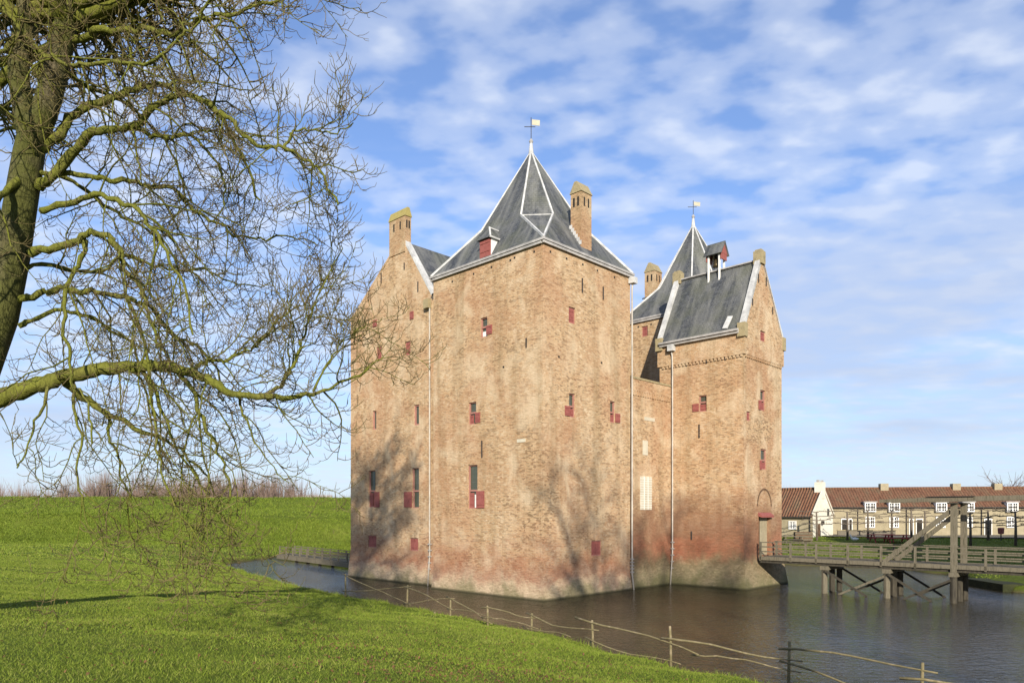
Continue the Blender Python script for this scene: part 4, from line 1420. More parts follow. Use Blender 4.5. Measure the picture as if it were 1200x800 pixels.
# gabled house in front of it, parallel to the castle
hp1 = at_depth(952.5, 600, 75.0)
H1 = Frame(hp1.x, hp1.y, math.atan2(-0.6966, 0.7176))
z1e = H1.hit(952, 603.5, 'y', 0)[1]; z1r = 4.5 + 27.0 * 77.5 / FPX
h1, r1 = house(H1, 0.0, 5.6, 1.6, z1e, z1r, 'gabled_house', 'gabled house with cream end wall and red pantile roof', M_buffwall, M_plaster, [], x_start=-14.0)
a = H1.hit(924.5, 615, 'y', 0)[0]; b_ = H1.hit(933.5, 615, 'y', 0)[0]
casement(h1, H1, a, b_, H1.hit(930, 620, 'y', 0)[1], H1.hit(930, 610, 'y', 0)[1], -0.02, 4, 3)
MB().tube([(-0.25, -0.12, 1.6), (-0.25, -0.12, z1e)], 0.05, 6).build('downpipe', M_iron, h1)
ch1 = MB().box(-0.75, 0.06, 2.35, 3.25, z1r - 1.0, z1r + 0.75).build('chimney', M_plaster, r1)
MB().box(-0.6, -0.35, 2.5, 2.75, z1r + 0.752, z1r + 1.0).box(-0.3, -0.05, 2.8, 3.05, z1r + 0.752, z1r + 0.95).build('chimney_pot', M_gutter, ch1)
MB().bar((0.02, -0.15, z1e + 0.12), (0.02, 2.8, z1r + 0.14), 0.18, 0.12, (1, 0, 0)).bar((0.02, 5.75, z1e + 0.12), (0.02, 2.8, z1r + 0.14), 0.18, 0.12, (1, 0, 0)).build('verge', M_plaster, r1)
d = MB().box(-0.02, 0.04, 1.2, 1.95, 1.62, 3.3).build('door', M_woodb, h1)
MB().box(0.0, 0.05, 3.9, 4.4, 4.1, 4.9).build('window', M_glass2, h1)
MB().box(0.06, 0.3, 2.15, 2.4, 3.2, 3.6).build('wall_lamp', M_iron, h1)

# paved yard in front of the long house
pv_ = []
for x in np.linspace(-1.5, 30, 30):
    for y in (-8.5, -0.02):
        p = HF.w(x, y)
        pv_.append((p.x, p.y, float(height(p.x, p.y)) + 0.13))
mk('paved_yard', pv_, [(2 * i, 2 * i + 2, 2 * i + 3, 2 * i + 1) for i in range(29)], M_path)['kind'] = 'structure'


def gz(x, y):
    return float(height(np.array(x), np.array(y)))


# low wall before the left part of the long house
a = HF.w(0.6, -3.4); lw = empty('garden_wall', (a.x, a.y, gz(a.x, a.y)), HF.rz, 'low grey wall before the long house beside the pleached trees', 'wall')
MB().box(0, 5.8, -0.15, 0.15, -0.3, 0.6).build('wall', M_path, lw)
MB().box(-0.05, 5.85, -0.2, 0.2, 0.602, 0.68).build('coping', M_stone, lw)


# pleached lime trees: stem and flat trained arms
def pleached(arms, h, rng):
    t = empty('pleached_tree', (0, 0, 0))
    tr = MB().tube([(0, 0, -0.3), (0.02, 0, h * 0.5), (-0.02, 0.02, h)], [0.13, 0.10, 0.07], 7).build('trunk', M_barkp, t, True)
    mb = MB()
    for k in range(arms):
        z = h * (0.58 + 0.42 * k / max(1, arms - 1))
        for s in (-1, 1):
            pts = [(0, 0, z - 0.1)]
            Lm = rng.uniform(1.3, 1.8)
            for i in range(1, 6):
                pts.append((s * Lm * i / 5, rng.uniform(-.08, .08), z + rng.uniform(-.06, .06)))
            mb.tube(pts, [0.045, 0.04, 0.04, 0.035, 0.05, 0.04], 5)
            for i in range(6):
                x = s * Lm * rng.random()
                mb.tube([(x, 0, z), (x + rng.uniform(-.1, .1), rng.uniform(-.1, .1), z + rng.uniform(0.1, 0.3))], [0.02, 0.008], 3)
    mb.build('crown', M_barkp, t)
    return t


rng = random.Random(4)
PLX = [(957, 72), (993, 71), (1017, 71), (1045, 72), (1068, 71), (1084, 73), (1137, 62), (1158, 66), (1190, 60), (1216, 62)]
PLL = ['before the gabled house end wall', 'before the first door of the long house', 'before the casement nearest the first door', 'before the second casement from the gabled house',
       'before the paired doors', 'between paired doors and bridge portal', 'just beyond the bridge portal posts', 'before the single dark door', 'between the litter bin and last casement', 'past the last casement of the long house']
kinds = [pleached(4, 2.9, rng), pleached(3, 2.8, rng)]
for i, (px, Y) in enumerate(PLX):
    t = kinds[i] if i < 2 else copy_tree(kinds[i % 2])
    X = (px - CX) / FPX * Y
    t.location = (X, Y, gz(X, Y)); t.rotation_euler = (0, 0, HF.rz + rng.uniform(-.1, .1))
    t.scale = (1, 1, 1.0)
    tag(t, 'leafless pleached tree with flat trained arms ' + PLL[i], 'tree', 'pleached trees before the long house')

# yard furniture
def table_set(px, Y, label, mat, name='picnic_table', L=1.8):
    X = (px - CX) / FPX * Y
    t = empty(name, (X, Y, gz(X, Y)), HF.rz + 0.1, label, 'table')
    MB().box(-L / 2, L / 2, -0.4, 0.4, 0.70, 0.76).build('table_top', mat, t)
    for s in (-1, 1):
        MB().box(-L / 2, L / 2, s * 0.75 - 0.14, s * 0.75 + 0.14, 0.42, 0.47).build('seat', mat, t)
        mb = MB(); x = s * L * 0.35
        mb.bar((x, -0.75, 0), (x, -0.25, 0.7), 0.08, 0.1).bar((x, 0.75, 0), (x, 0.25, 0.7), 0.08, 0.1).box(x - 0.04, x + 0.04, -0.8, 0.8, 0.34, 0.418)
        mb.build('leg', mat, t)
    return t


table_set(929, 70.5, 'grey wooden picnic table beside the gabled house wall', M_wood, L=2.2)
table_set(1033, 68.5, 'red picnic table standing left of the other red one', M_redcloth, L=2.3)
table_set(1050, 67.8, 'red picnic table standing nearer the bridge portal', M_redcloth, L=2.3)
X = (941 - CX) / FPX * 72; cr = empty('timber_crate', (X, 72, gz(X, 72)), HF.rz, 'brown timber crate by the gabled house downpipe', 'crate')
MB().box(-0.8, 0.8, -0.5, 0.5, 0.08, 0.95).build('crate_body', M_woodb, cr)
for z in (0.2, 0.5, 0.8):
    MB().box(-0.84, 0.84, -0.56, -0.505, z - 0.07, z + 0.07).build('slat', M_wood, cr)
for x in (-0.7, 0.7):
    MB().box(x - 0.06, x + 0.06, -0.45, 0.45, 0, 0.078).build('runner', M_wood, cr)
X = (1173 - CX) / FPX * 66; lb = empty('litter_bin', (X, 66, gz(X, 66)), 0, 'dark red litter bin on a post in the yard', 'bin')
MB().tube([(0, 0, -0.2), (0, 0, 0.62)], 0.05, 8).build('post', M_iron, lb)
MB().tube([(0, 0, 0.6), (0, 0, 0.64), (0, 0, 1.15), (0, 0, 1.2)], [0.12, 0.24, 0.28, 0.2], 10).build('bin_body', M_red, lb)


def goose(px, Y, label, rz):
    X = (px - CX) / FPX * Y
    g_ = empty('goose', (X, Y, gz(X, Y)), rz, label, 'goose')
    MB().tube([(-0.42, 0, 0.34), (-0.3, 0, 0.32), (-0.1, 0, 0.30), (0.12, 0, 0.32), (0.24, 0, 0.42), (0.29, 0, 0.56), (0.30, 0, 0.68), (0.36, 0, 0.72), (0.42, 0, 0.71)],
              [0.02, 0.10, 0.17, 0.15, 0.08, 0.045, 0.045, 0.055, 0.03], 10).build('body', M_white, g_, True)
    MB().tube([(0.42, 0, 0.71), (0.5, 0, 0.69)], [0.028, 0.012], 6).build('beak', M_pole, g_)
    for s in (-1, 1):
        MB().tube([(0, s * 0.06, 0.2), (0.0, s * 0.06, 0.0)], 0.016, 5).build('leg', M_pole, g_)
    return g_


goose(930, 57.5, 'white goose resting on the grass below the gabled house', 0.3)
goose(1001, 69, 'white goose beside the low garden wall', 2.8)

# mossy landing at the far end of the bridge
X, Y = 29.2, 41.6
ld = MB().box(-1.3, 3.5, -0.8, 3.2, -1.0, 0.42).build('mossy_landing', varied('moss', (0.022, 0.026, 0.010), (0.04, 0.044, 0.016), 2.0, 0.95, bs=0.7, bd=0.06))
ld.location = (X, Y, 0); ld.rotation_euler = (0, 0, -0.05)
tag(ld, 'mossy stone landing edge below the bridge deck', 'landing')

# far farm buildings on the horizon at the left
for i, (px, L, lab) in enumerate(((352, 14, 'far low white farm shed beyond the dyke'), (374, 11, 'far small white barn right of the shed beyond dyke'))):
    Y = 330.0; X = (px - CX) / FPX * Y
    fb = empty('farm_building', (X, Y, 0), 0.1 * i, lab, 'barn')
    MB().box(-L / 2, L / 2, -4, 4, -1, 9.6).build('wall', M_white, fb)
    mb = MB(); mb.add(*slab([(-L / 2 - .3, -4.4, 9.5), (L / 2 + .3, -4.4, 9.5), (L / 2 + .3, 0, 12.4), (-L / 2 - .3, 0, 12.4)], 0.2)); mb.add(*slab([(-L / 2 - .3, 4.4, 9.5), (L / 2 + .3, 4.4, 9.5), (L / 2 + .3, 0, 12.4), (-L / 2 - .3, 0, 12.4)], 0.2))
    mb.build('roof', M_gutter, fb)

# ================================================================== fence of rough branches along the moat
rng = random.Random(11)
FP = [(405, 702, 30), (477, 716, 31), (528, 727, 27), (572, 738, 29), (623, 745, 27), (695, 760, 34), (786.5, 775, 42), (924, 803, 52), (1080, 834, 58)]
fpos = []
for (px, py, hp_) in FP:
    z = 0.25 if px < 900 else -0.05
    p = on_z(px, py, z)
    fpos.append((p, hp_ / FPX * p.y))
# straggling posts at the far end
f0 = fpos[0][0]
fence = empty('branch_fence', (f0.x, f0.y, 0), 0, 'rustic fence of crooked peeled branches along the moat edge', 'fence')
O = Vector((f0.x, f0.y, 0))
tops = []
for (p, h) in fpos:
    q = p - O
    lean = Vector((rng.uniform(-.04, .04), rng.uniform(-.03, .03), 0))
    top = q + lean + Vector((0, 0, h))
    MB().tube([q - Vector((0, 0, 0.6)), q + lean * 0.4 + Vector((0, 0, h * 0.5)), top], [0.045, 0.04, 0.036], 7).build('post', M_pole, fence, True)
    tops.append((q, top, h))
# short stubs
for (px, py) in ((411, 702), (509, 722), (692, 758), (363, 694)):
    p = on_z(px, py, 0.25) - O
    MB().tube([p - Vector((0, 0, .4)), p + Vector((0.02, 0, 0.2))], 0.045, 6).build('post', M_pole, fence, True)


def rail(a, b_, r=0.03, wob=0.08, ext=(0.3, 0.3)):
    a = Vector(a); b_ = Vector(b_); d = (b_ - a).normalized()
    a = a - d * ext[0]; b_ = b_ + d * ext[1]
    n = 9; pts = []; ph = rng.uniform(0, 6)
    for i in range(n):
        t = i / (n - 1)
        k = math.sin(math.pi * t)
        pts.append(a.lerp(b_, t) + Vector((rng.uniform(-.02, .02), rng.uniform(-.03, .03) - 0.05, wob * k * math.sin(2.5 * t + ph) + rng.uniform(-.015, .015))))
    rr_ = [r * 0.8 * (1.15 - 0.5 * i / (n - 1)) for i in range(n)]
    MB().tube(pts, rr_, 6).build('rail', M_pole, fence, True)


def fr_(i, f):
    q, t, h = tops[i]
    return q.lerp(t, f)


rail(fr_(0, .35), fr_(1, .95)); rail(fr_(0, .95), fr_(1, .30)); rail(fr_(1, .88), fr_(2, .55)); rail(fr_(1, .30), fr_(2, .95))
rail(fr_(2, .95), fr_(3, .35)); rail(fr_(2, .5), fr_(3, .55), .022); rail(fr_(2, .1), fr_(3, .02), .03)
rail(fr_(3, .88), fr_(4, .85), .03, .12); rail(fr_(3, .5), fr_(4, .4), .028); rail(fr_(3, -.05), fr_(4, -.1), .04, .05)
rail(fr_(4, .95), fr_(5, .70), .032, .2); rail(fr_(4, .35), fr_(5, .28), .024, .1, (0.5, -1.0))
rail(fr_(5, .92), fr_(6, .45), .038, .12, (0.7, 0.9)); rail(fr_(5, .35), fr_(6, .02), .026, .15)
rail(fr_(6, .62), fr_(7, .62), .04, .14); rail(fr_(6, .30), fr_(7, .35), .028, .1, (-0.6, 0.3))
rail(fr_(7, .82), fr_(8, .85), .038, .1); rail(fr_(7, .5), fr_(8, .05), .034, .12)
e8 = tops[8]
e9 = e8[0] + Vector((2.6, -1.6, 0))
MB().tube([e9 - Vector((0, 0, .6)), e9 + Vector((0, 0, .85))], 0.05, 7).build('post', M_pole, fence, True)
rail(fr_(8, .62), e9 + Vector((0, 0, .55)), .04, .1, (0.5, 0.3)); rail(fr_(8, .3), e9 + Vector((0, 0, .25)), .03, .1)


# ================================================================== trees
class Tree:
    def __init__(s, seed):
        s.r = random.Random(seed)
        s.cat = {}

    def tube(s, cat, pts, r0, r1, n):
        V, Fc = s.cat.setdefault(cat, ([], []))
        k0 = len(V); m = len(pts)
        rx, ry, rz = s.r.uniform(-1, 1), s.r.uniform(-1, 1), s.r.uniform(-.4, .4)
        cs = CS[n]
        for i in range(m):
            p = pts[i]; q = pts[i + 1] if i < m - 1 else p; o = pts[i - 1] if i > 0 else p
            dx, dy, dz = q[0] - o[0], q[1] - o[1], q[2] - o[2]
            # x = d x ref
            ax, ay, az = dy * rz - dz * ry, dz * rx - dx * rz, dx * ry - dy * rx
            l = math.sqrt(ax * ax + ay * ay + az * az) or 1e-6
            ax /= l; ay /= l; az /= l
            bx, by_, bz = dy * az - dz * ay, dz * ax - dx * az, dx * ay - dy * ax
            l = math.sqrt(bx * bx + by_ * by_ + bz * bz) or 1e-6
            bx /= l; by_ /= l; bz /= l
            t = i / (m - 1)
            r = (r0[i] if isinstance(r0, list) else r0 + (r1 - r0) * t)
            for (c, sn) in cs:
                V.append((p[0] + r * (ax * c + bx * sn), p[1] + r * (ay * c + by_ * sn), p[2] + r * (az * c + bz * sn)))
        for i in range(m - 1):
            a = k0 + i * n
            for j in range(n):
                j2 = j + 1 if j < n - 1 else 0
                Fc.append((a + j, a + j2, a + n + j2, a + n + j))

    def path(s, p, d, L, n, wig, grav, up_end):
        pts = [tuple(p)]
        x, y, z = p; dx, dy, dz = d
        st = L / n; u = s.r.gauss
        for i in range(n):
            t = (i + 1) / n
            g = grav * (1 - t) + up_end * t
            dx += u(0, wig); dy += u(0, wig); dz += u(0, wig) + g
            l = math.sqrt(dx * dx + dy * dy + dz * dz) or 1
            dx /= l; dy /= l; dz /= l
            x += dx * st; y += dy * st; z += dz * st
            pts.append((x, y, z))
        return pts


CS = {n: [(math.cos(2 * math.pi * j / n), math.sin(2 * math.pi * j / n)) for j in range(n)] for n in (3, 4, 5, 6, 8, 12)}


def interp_path(P, t):
    f = t * (len(P) - 1); i = min(int(f), len(P) - 2); k = f - i
    a, b_ = P[i], P[i + 1]
    p = (a[0] + (b_[0] - a[0]) * k, a[1] + (b_[1] - a[1]) * k, a[2] + (b_[2] - a[2]) * k)
    d = Vector((b_[0] - a[0], b_[1] - a[1], b_[2] - a[2]))
    d = d.normalized() if d.length > 1e-9 else Vector((0, 0, 1))
    return p, d


def plen(P):
    return sum(math.dist(P[i], P[i + 1]) for i in range(len(P) - 1))


def side_dir(rg, d, spread, bias=(0, 0, 0)):
    v = Vector((rg.gauss(0, 1), rg.gauss(0, 1), rg.gauss(0, 0.7)))
    v = (v - d * v.dot(d)).normalized()
    r = (d * (1 - spread) + v * spread + Vector(bias))
    return tuple(r.normalized())


def dress(T, limb, r_at, droop, dens=1.0, t0=0.2, coarse=False, lscale=1.0, thick=1.0):
    """secondary branches, twigs and shoots along a limb"""
    rg = T.r
    L = plen(limb)
    n2 = max(2, int(L / 0.24 * dens))
    for i in range(n2):
        t = t0 + (1 - t0) * (i + rg.random()) / n2
        p, d = interp_path(limb, min(t, 0.999))
        L2 = rg.uniform(0.8, 2.3) * (1.15 - 0.5 * t) * lscale
        hang = rg.random() < droop
        g = -0.26 if hang else -0.02
        up = 0.12 if not hang else 0.02
        sd = side_dir(rg, d, 0.62, (0, 0, -0.15 if hang else 0.2))
        ra = min(r_at(t) * 0.55, rg.uniform(0.012, 0.03) if hang else rg.uniform(0.010, 0.02))
        P2 = T.path(p, sd, L2 * (1.35 if hang else 1.0), 9, 0.16, g, up)
        T.tube('twig2', P2, ra * thick, 0.006 * thick, 4)
        n3 = int(L2 / 0.165 * (0.5 if coarse else 1.0)) + 2
        for j in range(n3):
            tt = 0.15 + 0.85 * (j + rg.random()) / n3
            p3, d3 = interp_path(P2, min(tt, 0.999))
            L3 = rg.uniform(0.35, 0.95) * (1.1 - 0.45 * tt) * lscale
            h3 = rg.random() < droop * 0.8
            P3 = T.path(p3, side_dir(rg, d3, 0.6, (0, 0, -0.1 if h3 else 0.1)), L3, 6, 0.2, -0.16 if h3 else -0.05, 0.34)
            T.tube('twig3', P3, 0.0095 * thick, 0.0045 * thick, 3)
            n4 = int(L3 / 0.17) if not coarse else 1
            for k in range(n4):
                t4 = 0.2 + 0.8 * (k + rg.random()) / max(1, n4)
                p4, d4 = interp_path(P3, min(t4, 0.999))
                P4 = T.path(p4, side_dir(rg, d4, 0.6, (0, 0, 0.05)), rg.uniform(0.12, 0.34) * lscale, 4, 0.2, -0.05, 0.42)
                T.tube('twig3', P4, 0.0065, 0.0038, 3)


def px_limb(pts, Ya, Yb):
    """limb traced as a course of directions; its depth runs from Ya at the trunk to Yb at the tip"""
    n = len(pts); out = []
    for i, (x, y) in enumerate(pts):
        t = i / (n - 1)
        out.append(tuple(at_depth(x, y, Ya + (Yb - Ya) * t)))
    # smooth (Catmull-Rom)
    res = []
    for i in range(len(out) - 1):
        p0 = Vector(out[max(i - 1, 0)]); p1 = Vector(out[i]); p2 = Vector(out[i + 1]); p3 = Vector(out[min(i + 2, len(out) - 1)])
        for k in range(5):
            t = k / 5
            res.append(tuple(0.5 * ((2 * p1) + (p2 - p0) * t + (2 * p0 - 5 * p1 + 4 * p2 - p3) * t * t + (3 * p1 - p0 - 3 * p2 + p3) * t ** 3)))
    res.append(out[-1])
    return res


D0 = 14.0
T = Tree(21)
tb = on_z(-38, 716, 2.4)
tb = at_depth(-105, 700, D0)
base = Vector((tb.x, D0, gz(tb.x, D0)))
trunk_px = [(-86, 640), (-52, 520), (-25, 440), (0, 370), (14, 300), (24, 240), (34, 180), (42, 140)]
trunk = [tuple(base - Vector((0.1, 0, 0.5))), tuple(base + Vector((0.05, 0, 0.25)))] + [tuple(at_depth(x, y, D0)) for (x, y) in trunk_px]
T.tube('trunk', trunk, [0.55, 0.44, 0.37, 0.34, 0.32, 0.31, 0.30, 0.28, 0.265, 0.24], None, 12)
stemL = px_limb([(36, 170), (27, 120), (22, 86), (26, 40), (30, 0), (20, -80), (10, -190), (-4, -300), (-10, -420)], D0, D0 + 0.8)
stemR = px_limb([(40, 160), (54, 125), (66, 82), (76, 37), (81, 0), (92, -80), (110, -180), (120, -300), (140, -430)], D0, D0 - 0.8)
stemF = px_limb([(12, 330), (-12, 240), (-30, 120), (-60, 0), (-90, -140), (-110, -280)], D0, D0 + 2.0)
T.tube('trunk', stemL, [0.19 - 0.13 * i / (len(stemL) - 1) + .03 for i in range(len(stemL))], None, 8)
T.tube('trunk', stemR, [0.22 - 0.15 * i / (len(stemR) - 1) + .03 for i in range(len(stemR))], None, 8)
T.tube('trunk', stemF, [0.20 - 0.14 * i / (len(stemF) - 1) for i in range(len(stemF))], None, 8)
# traced limbs: points, radius start, radius end, depth at tip, droop
LIMBS = [
    ([(41, 90), (58, 70), (75, 55), (98, 40), (125, 35), (165, 40), (200, 44), (222, 24), (249, 24), (286, 11), (324, 0), (365, -8)], .085, .022, -1.0, .5),
    ([(-30, -8), (0, 8), (22, 30), (41, 56), (60, 69), (82, 75), (124, 73), (176, 73), (205, 52), (226, 30), (250, -5)], .05, .018, -2.6, .55),
    ([(45, 176), (71, 150), (97, 127), (139, 109), (165, 101), (202, 105), (235, 118), (262, 145), (285, 190), (305, 235)], .10, .022, 1.4, .6),
    ([(45, 221), (71, 191), (97, 161), (120, 152), (150, 148), (180, 127), (199, 116), (226, 109), (256, 131), (282, 150), (309, 174), (335, 178), (361, 191), (380, 212), (396, 240)], .095, .016, -1.6, .4),
    ([(335, 178), (341, 164), (348, 153), (361, 148), (387, 154), (414, 144)], .03, .010, -0.4, .1),
    ([(150, 148), (172, 156), (196, 158), (220, 160), (243, 175), (258, 205), (262, 240)], .055, .016, 0.6, .7),
    ([(64, 206), (105, 210), (146, 214), (176, 216), (205, 226), (222, 244), (249, 262), (275, 276), (305, 281), (342, 277), (372, 288)], .06, .014, 1.8, .45),
    ([(49, 247), (86, 236), (127, 227), (157, 240), (176, 266), (195, 296), (215, 340), (226, 392)], .065, .018, -1.2, .8),
    ([(34, 298), (75, 289), (101, 277), (124, 277), (139, 292), (152, 318), (164, 345), (176, 366), (188, 405)], .085, .022, -0.8, .85),
    ([(101, 280), (96, 300), (81, 318), (74, 361), (85, 408), (85, 446), (104, 470), (108, 520)], .055, .016, -1.4, .9),
    ([(10, 356), (38, 344), (71, 339), (109, 342), (152, 351), (176, 361), (200, 392), (225, 398), (252, 425), (262, 470)], .075, .02, 1.0, .75),
    ([(22, 382), (48, 370), (84, 369), (118, 380), (150, 402), (168, 440), (180, 486), (186, 530)], .05, .014, 1.8, .8),
    ([(-40, 476), (-6, 466), (29, 456), (57, 446), (86, 439), (124, 432), (166, 430), (204, 431), (232, 438), (249, 451), (277, 463), (315, 465), (353, 465), (370, 457), (410, 446), (432, 430)], .20, .016, -0.4, .32),
    ([(310, 463), (326, 452), (339, 437), (351, 413), (357, 392), (364, 370), (382, 332), (400, 288)], .045, .009, -0.2, .05),
    ([(228, 433), (245, 424), (267, 418), (290, 410), (305, 399), (334, 370), (358, 351), (384, 322)], .045, .010, 0.8, .1),
    ([(367, 459), (385, 430), (402, 402), (425, 384), (448, 372)], .024, .008, 0.3, .05),
    ([(71, 442), (95, 463), (128, 484), (161, 503), (204, 525), (232, 545), (252, 580)], .085, .016, 1.6, .75),
    ([(124, 484), (126, 508), (136, 528), (142, 545), (147, 580), (148, 612), (145, 634)], .035, .010, 1.0, .8),
    ([(210, 434), (232, 470), (246, 505), (262, 545), (270, 590), (262, 632)], .05, .012, -1.4, .9),
    ([(170, 430), (190, 468), (202, 510), (230, 560), (258, 600), (282, 640)], .045, .010, -1.0, .9),
    ([(150, 350), (168, 400), (178, 470), (186, 540), (214, 608), (240, 650)], .038, .010, -2.0, .9),
    ([(277, 463), (292, 490), (300, 520), (320, 552), (338, 566)], .03, .008, 0.4, .55),
    ([(85, 446), (96, 500), (92, 560), (98, 605), (120, 640)], .03, .008, -2.4, .85),
    ([(57, 446), (48, 480), (30, 520), (20, 548)], .035, .010, -1.6, .8),
    ([(26, 40), (8, 48), (-6, 80), (-14, 120)], .07, .02, -2, .5),
    ([(30, 215), (2, 230), (-25, 260), (-60, 300)], .09, .02, -2, .6),
    ([(68, 80), (110, 100), (150, 120), (188, 160), (212, 210), (222, 262)], .05, .014, 2.6, .7),
    ([(76, 30), (110, 2), (150, -14), (200, -10), (250, -24), (310, -30), (350, -8)], .07, .016, 2.0, .5),
    ([(40, 200), (85, 214), (120, 240), (160, 262), (198, 300), (236, 330), (270, 372)], .05, .014, 3.0, .6),
    ([(20, 320), (60, 312), (108, 318), (150, 300), (190, 316), (240, 318), (280, 334), (318, 330)], .05, .012, 2.6, .45),
]
limb_cat = []
for i, (pts, r0, r1, dy, droop) in enumerate(LIMBS):
    L = px_limb(pts, D0 + (0 if i not in (4, 13, 14, 15) else 0.0), D0 + dy)
    if i == 4:      # fork starts where its parent limb runs
        L = px_limb(pts, D0 - 1.6 * 11 / 14, D0 - 1.2)
    n = len(L)
    jx = jy = jz = 0.0
    for k in range(1, n - 1):
        a_ = 0.030 if r0 < .12 else 0.022
        jx = jx * .6 + T.r.gauss(0, a_); jy = jy * .6 + T.r.gauss(0, a_); jz = jz * .6 + T.r.gauss(0, a_)
        L[k] = (L[k][0] + jx, L[k][1] + jy, L[k][2] + jz)
    rad = [(r0 + (r1 - r0) * (k / (n - 1)) ** 0.8) * T.r.uniform(.86, 1.16) for k in range(n)]
    T.tube('limb%d' % i, L, rad, None, 8 if r0 > .06 else 6)
    dress(T, L, lambda t, a=r0, b_=r1: a + (b_ - a) * t, droop, (0.6 if i in (18, 19, 20) else 0.32 if pts[-1][1] > 490 else 0.74) if droop > .3 else 1.35, 0.22 if r0 > .05 else 0.1, lscale=1.0 if droop > .2 else 0.85)
# the crown above the picture: coarser
for st_, rr0 in ((stemL, .12), (stemR, .13), (stemF, .12)):
    for k in range(24):
        t = 0.40 + 0.58 * k / 24
        p, d = interp_path(st_, min(t, .999))
        ang = T.r.uniform(0, 6.28)
        dv = (math.cos(ang) * 0.85, math.sin(ang) * 0.85, 0.45)
        Lm = T.r.uniform(3.0, 6.0) * (1.2 - 0.6 * t)
        P = T.path(p, dv, Lm, 10, 0.09, 0.02, -0.02)
        if min(EYE + q[1] * 0.711 - q[2] for q in P) > -0.5:
            pass
        T.tube('upper', P, rr0 * (1.15 - t) + .05, 0.03, 5)
        dress(T, P, lambda q: 0.05, 0.3, 0.8, 0.2, coarse=True, thick=2.2)

tree = empty('bare_chestnut_tree', tuple(base), 0, 'large leafless mossy tree with drooping branches left of the castle', 'tree')


def tree_part(T, cat, name, mat, parent, off):
    V, Fc = T.cat[cat]
    vs_ = np.array(V) - np.array(tuple(off))
    return np_mesh(name, vs_, np.array(Fc), mat, True, parent)


tree_part(T, 'trunk', 'trunk', M_bark, tree, base)
for i in range(len(LIMBS)):
    tree_part(T, 'limb%d' % i, 'branch', M_limb, tree, base)
tree_part(T, 'upper', 'branch', M_limb, tree, base)
V2, F2 = T.cat['twig2']; V3, F3 = T.cat['twig3']
cr_ = tree_part(T, 'twig2', 'crown', M_limb, tree, base)
tw_ = tree_part(T, 'twig3', 'twigs', M_twig, tree, base)
tw_['kind'] = 'stuff'

# tall bare trees behind and beside the photographer, whose shadows fall on the castle and lawn
def tall_tree(seed, H, spread, clear=0.35):
    T = Tree(seed); rg = T.r
    P = T.path((0, 0, -0.4), (0.05, 0, 1), H, 16, 0.06, 0.03, 0.03)
    T.tube('trunk', P, [0.42 * (1 - 0.97 * min(1.0, i / 13)) + 0.015 for i in range(17)], None, 8)
    for (fz, fa) in ((0.30, 0.4), (0.38, 2.9), (0.47, 5.0)):
        p, d = interp_path(P, fz)
        Q = T.path(p, (math.cos(fa) * .55, math.sin(fa) * .55, .85), H * (0.95 - fz), 12, 0.05, 0.05, 0.01)
        T.tube('trunk', Q, 0.25, 0.04, 6)
        for j in range(26):
            p2, d2 = interp_path(Q, 0.2 + 0.79 * rg.random())
            Q2 = T.path(p2, side_dir(rg, d2, .55, (0, 0, .15)), rg.uniform(1.2, 3.2), 7, 0.12, 0, 0.05)
            T.tube('limb', Q2, 0.05, 0.012, 4)
            for m_ in range(13):
                p3, d3 = interp_path(Q2, rg.random() * .99)
                T.tube('twig', T.path(p3, side_dir(rg, d3, .6), rg.uniform(.4, 1.0), 4, 0.15, 0, .1), 0.018, 0.010, 3)
    for k in range(26):
        t = clear + (0.97 - clear) * k / 26
        p, d = interp_path(P, t)
        a = k * 2.4 + rg.uniform(-.5, .5)
        L = spread * (1.15 - 0.75 * (t - clear) / (1 - clear)) * rg.uniform(0.7, 1.1)
        Q = T.path(p, (math.cos(a), math.sin(a), 0.75), L, 10, 0.07, 0.03, 0.02)
        T.tube('limb', Q, 0.13 * (1.2 - t), 0.025, 5)
        for j in range(int(L * 2.0)):
            tt = 0.2 + 0.8 * rg.random()
            p2, d2 = interp_path(Q, min(tt, .999))
            Q2 = T.path(p2, side_dir(rg, d2, .55, (0, 0, .15)), rg.uniform(0.8, 2.0), 6, 0.12, 0, 0.05)
            T.tube('limb', Q2, 0.028, 0.01, 4)
            for m_ in range(5):
                p3, d3 = interp_path(Q2, rg.random() * .99)
                T.tube('twig', T.path(p3, side_dir(rg, d3, .6), rg.uniform(.4, .9), 4, 0.15, 0, .1), 0.011, 0.006, 3)
    return T


tt1 = tall_tree(5, 19.8, 5.6)
TT = [(8.0, 1.0, 0.0, 1.0, 'tall leafless tree beside the lawn, behind the viewpoint right of the path'),]
def place_tall(x, y, rz, sc, label, src=None):
    if src is None:
        e = empty('tall_tree', (x, y, gz(x, y)), rz, label, 'tree', 'tall trees behind the viewpoint')
        for cat, nm, mt in (('trunk', 'trunk', M_barkp), ('limb', 'limbs', M_barkp), ('twig', 'crown', M_twig)):
            tree_part(tt1, cat, nm, mt, e, (0, 0, 0))
    else:
        e = copy_tree(src); e['label'] = label
        e.location = (x, y, gz(x, y)); e.rotation_euler = (0, 0, rz)
    e.scale = (sc, sc, sc)
    return e


s1 = place_tall(8.8, 0.5, 0.3, 1.0, 'tall leafless tree out of view whose shadow falls on the tower')
place_tall(12.8, -2.0, 2.1, 0.92, 'tall leafless tree out of view whose shadow falls on the gate tower', s1)

# made-up house right of the view, added to cast shadow on the outer ward
BK = Frame(33.4, 37.0, 0.0)
bk_, _r = house(BK, 30.0, 7.0, 0.6, 9.6, 13.5, 'shadow_house', 'tall brick house added out of view to shade the outer ward', M_buffwall, M_buffwall, [])

